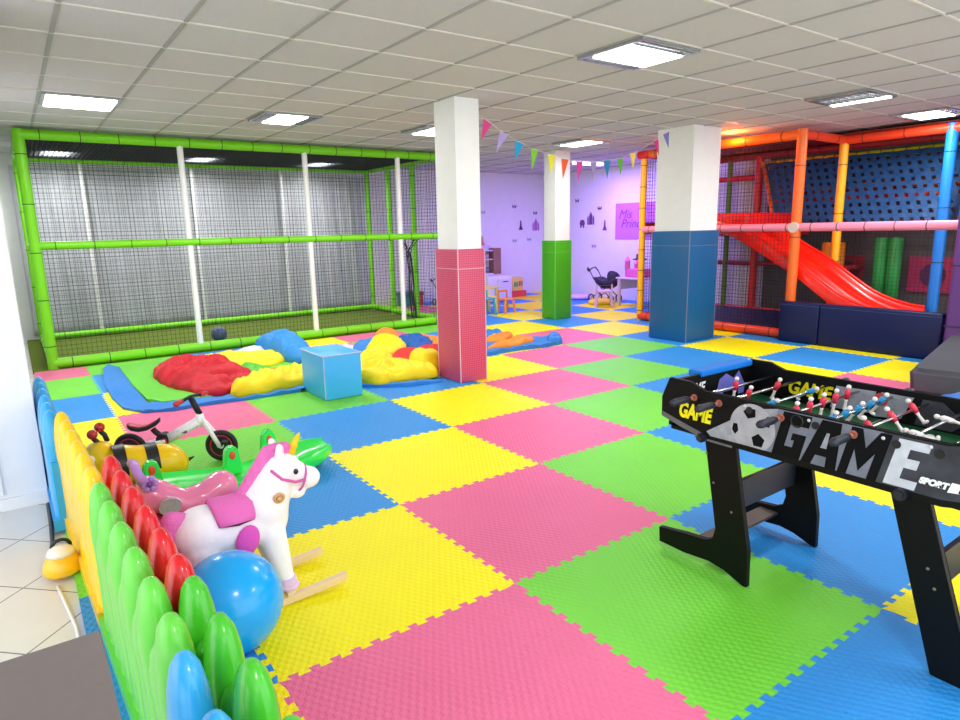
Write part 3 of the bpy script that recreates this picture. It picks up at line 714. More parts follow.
# ---------------------------------------------------------------- plastic picket fence
def picket_panel(kind,rgb,pts,label,group=None,h=.61,flange=0):
    """pts: y of each picket apex and x of the panel line at both ends"""
    (ya,xa_),(yb,xb_),n=pts
    c=((xa_+xb_)/2,(ya+yb)/2,0); t=empty('picket_fence_panel',c,label,'fence',group)
    PM=mat('fence_'+kind,rgb,.3,.45,noise_amt=.05,coat=.25)
    pitch=abs(yb-ya)/(n-1)
    dirv=Vector((xb_-xa_,yb-ya,0)).normalized(); nv=Vector((-dirv.y,dirv.x,0))
    def colm(p,hy,hx,z1,rt,z0=0):
        rows=[]; K=20
        prof=[(1.0,z0),(1.0,z0+.03),(.93,.12),(.93,z1-rt*1.5),(1.0,z1-rt),(.97,z1-rt*.72),(.86,z1-rt*.42),(.66,z1-rt*.18),(.38,z1-rt*.05),(.12,z1)]
        for s,z in prof:
            rows.append([p+dirv*(hy*s*math.cos(2*PI*k/K))+nv*(hx*s*math.copysign(abs(math.sin(2*PI*k/K))**.8,math.sin(2*PI*k/K)))+Vector((0,0,z)) for k in range(K)])
        return rows
    for k in range(n):
        f=k/(n-1); p=Vector((xa_+(xb_-xa_)*f,ya+(yb-ya)*f,0))
        m=MB(); m.sweep(colm(p,.070,.046,h,.19)); m.build('picket',PM,t,True,angle=60)
    m=MB(); 
    for k in range(n-1):
        f=(k+.5)/(n-1); p=Vector((xa_+(xb_-xa_)*f,ya+(yb-ya)*f,0))
        m.sweep(colm(p,.080,.045,.485,.11))
    a=Vector((xa_,ya,0));b=Vector((xb_,yb,0))
    for z0,z1,th in ((0,.06,.055),(.06,.36,.028)):
        A=a-dirv*.085; B=b+dirv*.085
        q=[A-nv*th,B-nv*th,B+nv*th,A+nv*th]
        m.sweep([[p+Vector((0,0,z0)) for p in q],[p+Vector((0,0,z1)) for p in q]])
    m.build('infill_web',PM,t,True,angle=50)
    if flange:
        m=MB(); A=a-dirv*(.085+flange); B=a-dirv*.05; th=.05
        m.prism([((A-nv*th).x,(A-nv*th).y),((B-nv*th).x,(B-nv*th).y),((B+nv*th*.1).x,(B+nv*th*.1).y),((A+nv*th*.1).x,(A+nv*th*.1).y)],.05,Matrix.Translation((0,0,.001))); m.build('foot_flange',PM,t)
    return t
picket_panel('sky',(50,170,236),((1.87,-1.478),(2.87,-1.493),6),'sky blue picket fence panel farthest away, beside the white wall')
picket_panel('yellow',(252,208,20),((.80,-1.393),(1.80,-1.432),6),'bright yellow picket fence panel, second along the outer row',flange=.15)
picket_panel('green',(104,212,66),((-.43,-1.345),(.595,-1.386),6),'green picket fence panel of the outer row, third from the far end')
picket_panel('sky',(50,160,236),((-1.70,-1.312),(-.60,-1.350),6),'blue picket fence panel nearest the viewer, cut by the bottom of the photo')
picket_panel('red',(222,24,34),((-.14,-1.272),(.89,-1.318),6),'red picket fence panel of the inner row')
picket_panel('green2',(70,190,40),((-1.34,-1.215),(-.29,-1.265),6),'green picket fence panel of the inner row beside the blue ball')
# ---------------------------------------------------------------- blue foam cube
CB=mat('blue_cube_vinyl',(66,178,242),.4,.4); CBT=mat('blue_cube_top',(40,120,200),.4,.4)
t=empty('foam_cube',(.72,3.55,0),'light blue vinyl foam cube on the green mat in front of the crumpled inflatable','foam cube')
m=MB(); m.box(.545,.905,3.32,3.86,0,.40,.015); m.build('block',CB,t,True,angle=40)
m=MB()
for a,b in (((.545,3.32),(.905,3.32)),((.905,3.32),(.905,3.86)),((.905,3.86),(.545,3.86)),((.545,3.86),(.545,3.32))): m.cyl((*a,.398),(*b,.398),.006,seg=8)
m.cyl((.55,3.325,.01),(.55,3.325,.40),.005,seg=8); m.build('piping',mat('pale_piping',(190,190,226),.4),t)
# ---------------------------------------------------------------- collapsed bouncy castle
inf=empty('deflated_bouncy_castle',(.6,4.9,0),'collapsed bouncy castle of crumpled blue, green, red and yellow fabric','bouncy castle')
FB=lambda n,c:mat('fabric_'+n,c,.55,.35,noise_amt=.06,noise_scale=10,bump=.35,bump_scale=16)
def sheet(name,pts,z0,z1,mm,wr=.012):
    m=MB(); n=len(pts)
    c=bmesh.new(); 
    A=[m.bm.verts.new((x,y,z0)) for x,y in pts]; B=[m.bm.verts.new((x,y,z1)) for x,y in pts]
    top=m.bm.faces.new(B); m.bm.faces.new(A[::-1])
    for i in range(n): m.bm.faces.new((A[i],A[(i+1)%n],B[(i+1)%n],B[i]))
    r=bmesh.ops.triangulate(m.bm,faces=[top]); 
    bmesh.ops.subdivide_edges(m.bm,edges=[e for e in m.bm.edges if all(abs(v.co.z-z1)<1e-5 for v in e.verts)],cuts=7,use_grid_fill=True)
    for v in m.bm.verts:
        if v.co.z>z0+1e-4: v.co.z+=wr*(1+noise.noise(Vector((v.co.x*7,v.co.y*4,1)))+.6*noise.noise(Vector((v.co.x*17,v.co.y*11,5))))
    return m.build(name,mm,inf,True,angle=70)
sheet('green_floor_sheet',[(-0.71,6.18),(-0.73,5.05),(-0.71,4.35),(-0.63,4.15),(-0.27,4.1),(0.12,4.06),(0.5,4.0),(1.05,5.31),(0.6,6.2),(0.07,6.33),(-0.27,6.31)],.001,.02,FB('green',(104,200,60)),.012)
BS=FB('blue',(44,128,210))
sheet('blue_skirt',[(-0.86,6.25),(-0.94,5.33),(-0.95,4.67),(-0.92,4.21),(-0.80,3.96),(-0.72,4.28),(-0.73,5.05),(-0.71,6.25),(-0.78,6.5)],.001,.008,BS,.012)
sheet('blue_skirt',[(-0.80,3.96),(-0.58,3.86),(-0.33,3.88),(0.04,3.82),(0.50,3.80),(.53,3.9),(.92,3.9),(1.0,3.60),(1.35,3.33),(1.72,3.27),(1.72,3.34),(1.38,3.42),(1.05,3.80),(.92,4.0),(0.5,4.0),(0.12,4.06),(-0.27,4.10),(-0.63,4.14),(-.74,4.2)],.001,.012,BS,.016)
RF=FB('red',(196,16,36)); YF=FB('yellow',(255,220,16)); OF=FB('orange',(250,140,40)); GF=FB('leaf',(90,190,60)); WF=FB('pale',(214,216,226))
def heap(name,pts,h,mm,seed=0,z0=.0,wr=.3,ws=5,p=2.2,tilt=(0,0),fold=.16,fd=1.35,ff=4.2):
    h*=.85; p=max(p,3); wr*=.7
    m=MB(); m.lump(pts,h,z0,wr,ws,seed,p,26,tilt,fold,fd+seed*.21,ff); return m.build(name,mm,inf,True)
heap('red_heap',[(-0.50,5.40),(-0.40,5.66),(-0.17,5.75),(0.05,5.75),(0.23,5.55),(0.26,5.21),(0.27,4.74),(0.30,4.42),(0.06,4.15),(-0.15,4.05),(-0.30,4.2),(-0.38,4.4),(-0.45,4.65),(-0.51,5.01)],.18,RF,1,.015,.5,7,3,(0,0),.5,1.15,4.6)
heap('yellow_tube',[(0.0,5.85),(0.2,6.1),(0.45,5.85),(0.79,5.80),(1.0,5.72),(0.92,5.3),(0.66,5.05),(0.41,5.12),(0.25,5.2)],.13,YF,2,.015,.3,4)
heap('blue_tube',[(0.80,6.2),(1.0,6.45),(1.25,6.4),(1.28,5.9),(1.2,5.3),(0.98,4.95),(0.84,5.1),(0.84,5.5)],.30,FB('sky',(50,140,220)),3,0,.25,3)
heap('grey_lining',[(0.43,5.9),(0.65,6.15),(0.84,6.2),(0.84,5.74),(0.6,5.6)],.12,WF,4)
heap('green_fold',[(0.22,5.0),(0.42,5.12),(0.50,4.74),(0.5,4.4),(0.32,4.3),(0.22,4.5)],.14,GF,5,.01,.35,6)
heap('orange_fold',[(0.42,4.75),(0.62,4.82),(0.78,4.72),(0.66,4.36),(0.48,4.25),(0.40,4.47)],.10,OF,6,.01)
heap('yellow_tube',[(-0.08,4.02),(0.04,4.26),(0.3,4.28),(0.56,4.38),(0.84,4.65),(0.90,4.4),(0.72,4.0),(0.50,3.9),(0.22,3.88),(-0.04,3.88)],.17,YF,7,.02,.4,6,3,(.09,.05))
heap('yellow_fold',[(1.25,5.7),(1.5,6.0),(1.74,5.95),(1.66,5.6),(1.39,5.36),(1.23,5.45)],.14,YF,8)
heap('pale_lining',[(1.6,5.6),(1.85,5.75),(1.9,5.44),(1.66,5.14),(1.55,5.3)],.08,WF,9)
heap('yellow_dome',[(1.72,4.95),(2.05,5.3),(2.25,5.2),(2.22,4.85),(1.95,4.5),(1.67,4.45)],.17,YF,10,.05,.32,5)
heap('yellow_dome',[(1.30,4.25),(1.55,4.45),(1.66,4.2),(1.55,3.85),(1.28,3.50),(1.08,3.55),(1.05,3.9)],.27,YF,11,.0,.3,4,2,(-.1,0))
heap('yellow_tube',[(1.05,3.64),(1.26,3.95),(1.51,4.0),(1.8,3.88),(1.80,3.6),(1.76,3.42),(1.38,3.47)],.17,YF,12,.02,.35,5,3)
heap('red_fold',[(1.75,4.36),(2.0,4.62),(2.15,4.5),(2.05,4.1),(1.82,3.86),(1.66,4.0)],.17,FB('bright_red',(226,34,28)),13,.02,.15,4)
heap('crimson_fold',[(2.0,4.35),(2.34,4.6),(2.55,4.5),(2.2,3.9),(1.95,3.82)],.20,RF,14,.0,.12,3)
heap('blue_fold',[(1.76,5.4),(1.96,5.6),(2.28,5.7),(2.37,5.5),(1.98,5.1),(1.70,4.9),(1.58,5.0)],.14,BS,15,0,.3,6)
heap('blue_fold',[(2.29,5.3),(2.58,5.5),(2.77,5.3),(2.66,4.94),(2.36,4.6),(2.18,4.75),(2.15,5.03)],.17,FB('deep_blue',(24,90,170)),16,0,.45,9)
heap('orange_fold',[(2.30,5.9),(2.60,6.2),(2.68,5.9),(2.40,5.45),(2.22,5.55)],.17,OF,17,0,.2,4)
heap('orange_fold',[(2.75,5.8),(3.05,5.85),(3.1,5.5),(2.8,5.35),(2.66,5.5)],.05,OF,18)
heap('orange_fold',[(2.45,4.67),(2.8,5.0),(2.83,4.8),(2.5,4.3),(2.25,4.25)],.2,OF,19)
heap('yellow_end',[(1.68,3.85),(1.80,3.98),(1.98,3.95),(1.96,3.62),(1.8,3.56),(1.69,3.6)],.30,YF,20,0,.05,2,4)
sheet('blue_skirt',[(2.6,3.9),(2.83,4.05),(3.32,4.06),(3.75,4.0),(4.02,4.08),(4.2,4.45),(3.95,4.5),(3.6,4.75),(3.4,5.0),(3.0,4.9),(2.7,4.6),(2.4,4.3)],.001,.03,BS,.02)
heap('orange_fold',[(3.25,4.65),(3.58,4.85),(3.78,4.8),(3.66,4.6),(3.4,4.5)],.11,OF,21,.03,.3,6)
heap('orange_fold',[(2.95,4.20),(3.31,4.36),(3.6,4.45),(3.84,4.42),(3.7,4.22),(3.4,4.14),(3.15,4.16)],.10,OF,22,.03,.3,6)
heap('blue_tip',[(3.84,4.12),(4.1,4.4),(4.22,4.38),(4.12,4.15),(3.98,4.03)],.13,BS,23,0,.2,5)
heap('blue_fold',[(3.46,4.97),(3.75,5.3),(3.95,5.3),(3.82,5.0),(3.57,4.92)],.11,BS,24,0,.3,6)
# ---------------------------------------------------------------- big blue ball
bx,by,br=-1.062,.275,.180
m=MB(); m.ell((bx,by,br),br,seg=48,rings=28); b_=m.build('exercise_ball',mat('ball_blue',(8,172,250),.25,.4,coat=.2),None,True,org=(bx,by,0)); tag(b_,'glossy blue exercise ball between the inner fence and the unicorn','ball')
# ---------------------------------------------------------------- rocking unicorn
uy=.57
un=empty('rocking_unicorn',(-.9,uy,0),'white plush rocking unicorn with pink mane, pink saddle and wooden runners','rocking toy')
PL=mat('white_plush',(248,246,250),.95,.1,bump=.2,bump_scale=260,noise_scale=40); MN=mat('pink_plush',(232,120,190),.95,.1,bump=.5,bump_scale=200,noise_amt=.15,noise_scale=60)
m=MB(); 
def LB(a,b,r0,r1,k=8):
    a=Vector(a);b=Vector(b)
    for i in range(k+1):
        f=i/k; m.ell(a.lerp(b,f),r0+(r1-r0)*f,seg=16,rings=10)
LB((-1.07,uy,.335),(-.86,uy,.325),.105,.098)           # barrel
m.ell((-.84,uy,.34),(.10,.095,.12)); m.ell((-1.08,uy,.33),(.105,.105,.11))
LB((-.84,uy,.38),(-.775,uy,.51),.105,.070)               # neck
m.ell((-.755,uy,.52),(.078,.066,.07))                  # cheek/skull
LB((-.75,uy,.52),(-.67,uy,.468),.062,.046)
m.ell((-.643,uy,.455),(.050,.050,.046))                  # muzzle
m.ell((-.695,uy,.405),(.036,.036,.030)); LB((-.73,uy,.45),(-.70,uy,.415),.036,.03,3)   # lower jaw
for s in (-1,1):
    LB((-.83,uy+s*.055,.28),(-.795,uy+s*.085,.075),.058,.034)  # front legs
    LB((-1.09,uy+s*.055,.27),(-1.11,uy+s*.085,.075),.062,.036)
m.build('body',PL,un,remesh=.008)
for s in (-1,1):
    m=MB(); m.cyl((-.795+.003,uy+s*.088,.045),(-.795,uy+s*.086,.09),.037,.038,seg=20); m.ell((-.79,uy+s*.088,.052),(.044,.04,.022)); m.build('hoof',mat('lilac_plush',(226,196,232),.9),un,True)
    m=MB(); m.cyl((-1.11,uy+s*.088,.045),(-1.11,uy+s*.086,.09),.039,.04,seg=20); m.ell((-1.105,uy+s*.088,.052),(.044,.04,.022)); m.build('hoof',mat('lilac_plush',(226,196,232),.9),un,True)
    m=MB(); LB((-.765,uy+s*.035,.585),(-.768,uy+s*.048,.625),.02,.012,5); e_=m.build('ear',PL,un,True)
    m=MB(); m.ell((-.758,uy+s*.046,.61),(.008,.010,.022)); m.build('inner_ear',mat('lilac_plush',(226,196,232),.9),e_,True)
    m=MB(); m.ell((-.712,uy+s*.058,.512),(.010,.008,.012)); m.build('eye',mat('eye_black',(10,12,20),.1),un,True)
    rw=mat('beech_wood',(232,204,160),.45,noise_amt=.1,noise_scale=20)
    y0=uy+s*.135; pts=[(x,y0,.015+.16*(x+.93)**2) for x in [-1.30+.74*k/24 for k in range(25)]]
    m=MB(); m.sweep([[Vector((x,y+a,max(z+b,.001))) for a,b in ((-.013,-.014),(.013,-.014),(.015,0),(.013,.016),(-.013,.016),(-.015,0))] for x,y,z in pts]); m.build('runner',rw,un,True,angle=50)
for x in (-1.11,-.795):
    m=MB(); m.box(x-.018,x+.018,uy-.14,uy+.14,.026,.046,.004); m.build('cross_bar',rw,un)
m=MB(); m.cyl((-.712,uy,.575),(-.665,uy,.652),.022,.004,seg=16)
for k in range(4):
    f=(k+.5)/4; c=Vector((-.712,uy,.575)).lerp(Vector((-.665,uy,.652)),f); m.torus(c,(.047,0,.077),.022-.018*f,.003,16,6)
m.build('horn',mat('gold_horn',(250,210,20),.3),un,True)
m=MB()
for k in range(13):
    f=k/12; a=Vector((-.735,uy,.60)).lerp(Vector((-.80,uy,.60)),min(1,f*3)) if f<.33 else Vector((-.80,uy,.60)).lerp(Vector((-.925,uy,.43)),(f-.33)/.67)
    m.ell(a,(.030,.026,.030),seg=12,rings=8)
m.build('mane',MN,un,remesh=.006)
m=MB()
for a,b,r0,r1 in (((-1.13,uy,.40),(-1.175,uy,.41),.03,.038),((-1.175,uy,.41),(-1.205,uy,.33),.038,.036),((-1.205,uy,.33),(-1.21,uy,.24),.036,.018)): LB(a,b,r0,r1,6)
m.build('tail',MN,un,remesh=.007)
# saddle: shell over the barrel
m=MB(); rows=[]
SP=mat('saddle_pink',(232,112,190),.8,bump=.2,bump_scale=80)
for k in range(13):
    th=-1.25+2.5*k/12; hw=.062+.02*math.cos(th); rr=.113
    rows.append([Vector((-.965+q*hw,uy+math.sin(th)*rr*(1+o),.335+math.cos(th)*rr*(1.0+o)+ .010*abs(q))) for q,o in ((-1,-.1),(-.9,.02),(0,.05),(.9,.02),(1,-.1))])
m.sweep(rows); sd=m.build('saddle',SP,un,True)
for s in (-1,1):
    m=MB(); m.ell((-.935,uy+s*.106,.300),(.045,.014,.062),Matrix.Rotation(.25,3,'Y'),16,10); m.build('saddle_flap',mat('saddle_magenta',(222,84,190),.85,bump=.3,bump_scale=90),sd,True)
BR_=mat('bridle_pink',(214,90,170),.6)
m=MB(); m.tube([(-.815,uy-.072,.545),(-.775,uy-.074,.50),(-.72,uy-.066,.472),(-.675,uy-.054,.468)],.006,6); m.tube([(-.815,uy+.072,.545),(-.775,uy+.074,.50),(-.72,uy+.066,.472),(-.675,uy+.054,.468)],.006,6)
m.tube([(-.678+.02*math.cos(a),uy+.055*math.sin(a),.462+.052*math.cos(a)) for a in [2*PI*k/24 for k in range(24)]],.005,6,True); m.build('bridle',BR_,un,True)
m=MB(); m.torus((-.80,uy-.098,.435),(0,1,.2),.018,.006,16,6); m.cyl((-.80,uy-.104,.432),(-.80,uy-.096,.432),.011,seg=12); m.build('ear_tag',mat('tan_tag',(216,168,110),.5),un,True)
# ---------------------------------------------------------------- pink rocker toy
t=empty('pink_rocker',(-.97,1.35,0),'glossy pink plastic toddler rocker with lilac handle, behind the unicorn','rocking toy')
PKM=mat('pink_gloss',(244,132,178),.2,.5,coat=.4)
m=MB()
pts=[(-1.20,.20,.075,.09),(-1.14,.235,.09,.095),(-1.07,.20,.095,.085),(-.98,.155,.085,.065),(-.90,.17,.08,.065),(-.83,.205,.085,.07),(-.78,.205,.08,.065),(-.745,.19,.06,.05),(-.735,.19,.02,.02)]
rows=[[Vector((x,1.38+wy*math.cos(a),max(z+rz_*math.sin(a),.004))) for a in [2*PI*k/18 for k in range(18)]] for x,z,wy,rz_ in [(-1.25,.19,.02,.02)]+pts]
m.sweep(rows); m.build('body',PKM,t,True)
m=MB(); rows=[[Vector((x,1.38+a*.10,.012+.35*(x+.98)**2*.3+b)) for a,b in ((-1,0),(1,0),(1,.12),(-1,.12))] for x in [-1.20+.44*k/12 for k in range(13)]]
m.sweep(rows); m.build('rocker_base',mat('pink_dark',(206,70,110),.3),t,True,angle=40)
m=MB(); m.cyl((-1.07,1.296,.19),(-1.07,1.28,.185),.05,seg=24); m.build('badge',mat('grey_badge',(186,176,184),.4,noise_amt=.3,noise_scale=60),t,True,angle=40)
LM_=mat('lilac_gloss',(190,140,226),.3)
m=MB(); m.tube([(-1.17,1.28,.33),(-1.19,1.29,.38),(-1.19,1.38,.40),(-1.19,1.47,.38),(-1.17,1.48,.33)],.022,10); m.cyl((-1.16,1.38,.28),(-1.19,1.38,.40),.02); m.build('handle',LM_,t,True)
m=MB()
for k in range(6):
    a=k*PI/3; m.ell((-1.145+.026*math.cos(a),1.30+.0,.315+.026*math.sin(a)),(.016,.012,.016),seg=12,rings=8)
f_=m.build('flower',LM_,t,True)
m=MB(); m.ell((-1.145,1.288,.315),.012); m.build('flower_centre',mat('violet',(110,70,150),.4),f_,True)
# ---------------------------------------------------------------- green seesaw
t=empty('seesaw',(-.6,1.85,0),'translucent bright green plastic seesaw with orange-buttoned upright handles','seesaw')
GT=mat('green_gloss',(50,236,86),.22,.5,coat=.3)
m=MB(); rows=[]
for x,z0,z1,w_ in ((-1.16,.09,.19,.07),(-1.08,.05,.19,.14),(-.95,.015,.16,.17),(-.75,.001,.115,.17),(-.6,.0,.10,.16),(-.42,.005,.115,.17),(-.28,.02,.14,.17),(-.14,.05,.17,.14),(-.06,.09,.17,.08)):
    yc=1.82+.28*(x+1.16)*.35
    rows.append([Vector((x,yc+w_*a,(z0+(z1-z0)*b)*.85)) for a,b in ((-.75,0),(.75,0),(1,.35),(1,.9),(.9,1),(.72,.8),(-.72,.8),(-.9,1),(-1,.9),(-1,.35))])
m.sweep(rows); m.build('hull',GT,t,True,angle=55)
for x,y,z0,h_ in ((-1.09,1.80,.13,.16),(-.655,1.90,.08,.17),(-.40,2.02,.08,.19)):
    m=MB(); M_=frame((x,y+.03,z0),(1,0,0),(0,0,1),(0,-1,0)); m.prism([(-.055,0),(.055,0),(.04,h_*.75),(.028,h_*.94),(0,h_),(-.028,h_*.94),(-.04,h_*.75)],.06,M_); bmesh.ops.bevel(m.bm,geom=m.bm.edges[:],offset=.008,segments=2,affect='EDGES')
    u_=m.build('upright_handle',GT,t,True,angle=50)
    m=MB(); m.ell((x,y-.032,z0+h_*.70),(.018,.008,.026)); m.build('button',mat('orange_button',(226,84,40),.4),u_,True)
t.location=(-.585,1.79,0)
# ---------------------------------------------------------------- bee hopper
t=empty('bee_ride_on',(-1.02,1.98,0),'yellow and black bee ride-on toy with red ball antennae','ride-on toy')
BY=mat('bee_yellow',(255,204,10),.3,.4,coat=.15); BK=mat('bee_black',(26,26,30),.4)
m=MB(); by_=2.13
body=[(-1.24,.02,.16),(-1.22,.085,.17),(-1.16,.113,.17),(-1.08,.106,.155),(-1.0,.112,.14),(-.94,.112,.13),(-.88,.098,.125),(-.84,.06,.12),(-.82,.02,.12)]
rows=[[Vector((x,by_+r*math.cos(a),z+r*1.05*math.sin(a))) for a in [2*PI*k/24 for k in range(24)]] for x,r,z in body]
m.sweep(rows); m.build('abdomen',BY,t,True)
def band(x0,x1,r,z,n):
    m=MB(); rows=[[Vector((x,by_+rr*math.cos(a),z+rr*1.05*math.sin(a))) for a in [2*PI*k/24 for k in range(24)]] for x,rr in ((x0,r-.01),(x0,r),(x1,r),(x1,r-.01))]; m.sweep(rows); return m.build(n,BK,t,True,angle=40)
band(-1.05,-.985,.1125,.148,'stripe'); band(-1.21,-1.15,.116,.170,'stripe')
m=MB(); m.ell((-1.265,2.20,.20),(.095,.115,.115)); m.build('head',BY,t,True)
m=MB(); m.cyl((-.83,by_,.12),(-.785,by_,.135),.014,.004); m.build('stinger',BK,t,True)
m=MB(); m.ell((-1.325,2.11,.235),(.028,.022,.032)); e_=m.build('eye',mat('eye_white',(244,244,244),.3),t,True)
m=MB(); m.ell((-1.33,2.09,.235),(.012,.008,.015)); m.build('pupil',BK,e_,True)
for x,y,z in ((-1.29,2.2,.35),(-1.245,2.28,.365)):
    m=MB(); m.tube([(x+.03,y,z-.08),(x+.02,y,z-.04),(x,y,z-.01)],.014,8); a_=m.build('antenna',BK,t,True)
    m=MB(); m.ell((x,y,z+.01),.028); m.build('antenna_ball',mat('glossy_red',(196,20,26),.15,coat=.5),a_,True)
for x in (-1.15,-.9):
    for s in (-1,1):
        m=MB(); m.cyl((x,by_+s*.07,.035),(x,by_+s*.10,.035),.035,seg=16); m.build('wheel',BK,t,True,angle=40)
# ---------------------------------------------------------------- balance bike
t=empty('balance_bike',(0,0,0),'small white and black balance bike with red saddle insert and red grips','balance bike')
y0=0; BWH=mat('bike_white',(250,246,250),.3); BRD=mat('bike_red',(206,50,66),.4); BBK=mat('tyre_black',(24,22,26),.6)
def wheel(x):
    r=.105
    m=MB(); m.torus((x,y0,r),(0,1,0),r-.017,.017,32,8); w_=m.build('tyre',BBK,t,True)
    m=MB(); m.torus((x,y0-.010,r),(0,1,0),r-.036,.004,28,6); m.build('rim_stripe',BRD,w_,True)
    m=MB(); m.cyl((x,y0-.010,r),(x,y0+.010,r),r-.03,seg=28); m.build('disc',mat('disc_black',(34,30,36),.45),w_,True,angle=40)
    m=MB(); m.cyl((x,y0-.016,r),(x,y0+.016,r),.018,seg=14); m.build('hub',BWH,w_,True,angle=40)
wheel(-.29); wheel(.29)
def T_(name,pts,r,mm,seg=10):
    m=MB(); m.tube(pts,r,seg); return m.build(name,mm,t,True)
T_('chain_stay',[(-.29,-.032,.105),(-.2,-.032,.125),(-.05,-.025,.16)],.015,BWH); T_('chain_stay',[(-.29,.032,.105),(-.05,.025,.16)],.015,BWH)
T_('main_tube',[(-.06,0,.155),(.16,0,.275)],.031,BWH); T_('fork',[(.175,0,.325),(.19,0,.28),(.25,-.026,.18),(.288,-.03,.105)],.015,BWH); T_('fork',[(.19,0,.28),(.25,.026,.18),(.288,.03,.105)],.015,BWH)
T_('head_tube',[(.155,0,.24),(.172,0,.325)],.024,BWH)
T_('stem',[(.172,0,.32),(.145,0,.385),(.125,0,.435)],.02,BBK); T_('seat_post',[(-.075,0,.17),(-.12,0,.215),(-.135,0,.235)],.018,BBK)
m=MB(); m.cyl((-.07,-.032,.165),(-.07,.032,.165),.04,seg=20); j_=m.build('pivot_joint',BBK,t,True,angle=40)
m=MB(); m.cyl((-.06,-.036,.155),(-.06,-.031,.155),.022,seg=16); m.build('pivot_cap',BRD,j_,True,angle=40)
m=MB(); m.box(.03,.09,-.0285,-.0255,.205,.222,0,None); m.build('sticker',mat('violet_sticker',(120,60,130),.4),t)
hb=T_('handlebar',[(.165,.13,.425),(.125,0,.44),(.095,-.13,.43)],.011,BBK)
T_('grip',[(.103,-.09,.434),(.088,-.15,.428)],.017,BRD); T_('grip',[(.153,.09,.43),(.172,.15,.423)],.017,BRD)
sp=[(-.285,.262,.022),(-.26,.25,.042),(-.21,.240,.045),(-.16,.247,.036),(-.11,.272,.026),(-.085,.295,.016)]
m=MB(); rows=[[Vector((x,w_*a,z+b)) for a,b in ((-1,0),(-.7,-.016),(.7,-.016),(1,0),(.8,.012),(-.8,.012))] for x,z,w_ in sp]; m.sweep(rows); s_=m.build('saddle',BBK,t,True)
rows=[[Vector((x,w_*.75*a,z+.010+b)) for a,b in ((-1,0),(1,0),(.7,.008),(-.7,.008))] for x,z,w_ in sp[:-1]]; m=MB(); m.sweep(rows); m.build('saddle_insert',BRD,s_,True)
for a,b in (((.29,-.018,.105),(.335,-.07,.15)),((.29,.018,.105),(.25,.05,.06))):
    m=MB(); m.cyl(a,b,.006,seg=8); c_=m.build('pedal_arm',BBK,t,True); m=MB(); m.box(b[0]-.018,b[0]+.018,b[1]-.028,b[1]+.028,b[2]-.007,b[2]+.007,.003); m.build('pedal',BBK,c_,True,angle=40)
t.location=(-.82,2.49,0); t.rotation_euler=(0,0,-.56); ORG[t.name]=Vector((-.82,2.49,0))
# ---------------------------------------------------------------- dark table, lamp, cables
t=empty('side_table',(-1.85,-1.1,-.02),'taupe laminate table corner at the bottom left','table')
TP=mat('taupe_laminate',(112,102,98),.4,.4,noise_amt=.06,noise_scale=30)
m=MB(); m.box(-2.25,-1.487,-1.78,-.60,.69,.72,.003); m.build('tabletop',TP,t)
for x in (-2.2,-1.62):
    for y in (-1.72,-.66):
        m=MB(); m.box(x-.02,x+.02,y-.02,y+.02,-.02,.69); m.build('leg',mat('dark_leg',(50,46,44),.5),t)
t=empty('beacon_lamp',(-1.525,1.30,.0),'yellow domed floor lamp with white cap lying by the yellow fence panel','lamp')
m=MB(); m.lathe([(.0,-.02),(.07,-.02),(.08,-.005),(.073,.03),(.056,.065),(.04,.075)],(-1.525,1.30,.02)); m.build('dome',mat('amber_plastic',(250,196,20),.2,coat=.4),t,True,angle=60)
m=MB(); m.lathe([(.058,.066),(.05,.085),(.03,.10),(0,.105)],(-1.525,1.30,.02)); m.build('cap',mat('cap_white',(240,236,226),.4),t,True)
m=MB(); m.torus((-1.52,1.34,.105),(0,1,.3),.035,.008); m.build('carry_loop',BLACK,t,True)
m=MB(); m.tube([(-1.545,2.26,-.010),(-1.545,1.95,-.010),(-1.55,1.7,-.010),(-1.56,1.5,-.01),(-1.54,1.39,.03)],.010,8); o=m.build('black_cable',BLACK,None,True); tag(o,'thick black cable running on the tiles to the yellow lamp','cable')
m=MB(); m.tube([(-1.555,1.20,-.014),(-1.535,1.0,-.014),(-1.515,.8,-.014),(-1.51,.5,-.014),(-1.52,.2,-.014)],.006,8); o=m.build('white_cable',WHITE,None,True); tag(o,'thin white cable running on the tiles from the yellow lamp','cable')
# ---------------------------------------------------------------- football table
ft=empty('football_table',(1.01,-.8,0),'black table football game with GAME lettering, silver football print and sloping legs','games table')
MF=lambda y,z,x: frame((x,y,z),(0,-1,0),(0,0,1),(-1,0,0))
side=[(-.205,.815),(-.168,.725),(-.17,.64),(-.26,.612),(-.38,.585),(-1.24,.585),(-1.36,.612),(-1.45,.64),(-1.452,.725),(-1.415,.815),(-1.31,.815),(-1.24,.787),(-.38,.787),(-.31,.815)]
def yz_prism(poly,x0,x1,bev=0):
    m=MB(); m.prism([(-y,z) for y,z in poly],x1-x0,frame((x1,0,0),(0,-1,0),(0,0,1),(-1,0,0)))
    if bev: bmesh.ops.bevel(m.bm,geom=m.bm.edges[:],offset=bev,segments=2,affect='EDGES')
    return m
fp=yz_prism(side,.70,.718,.002).build('front_panel',TBLK,ft)
bp_=yz_prism(side,1.302,1.32,.002).build('back_panel',TBLK,ft)
m=MB(); m.box(.718,1.302,-.215,-.197,.60,.80); e1=m.build('end_panel',TBLK,ft)
m=MB(); m.box(.718,1.302,-1.425,-1.407,.60,.80); e2=m.build('end_panel',TBLK,ft)
m=MB(); m.box(.718,1.302,-1.41,-.21,.585,.60); m.build('underside',TBLK,ft)
m=MB(); m.box(.718,1.302,-1.407,-.215,.640,.652); pf=m.build('playing_field',mat('field_green',(22,84,46),.5,noise_amt=.1),ft)
FW=mat('field_line',(170,200,180),.5)
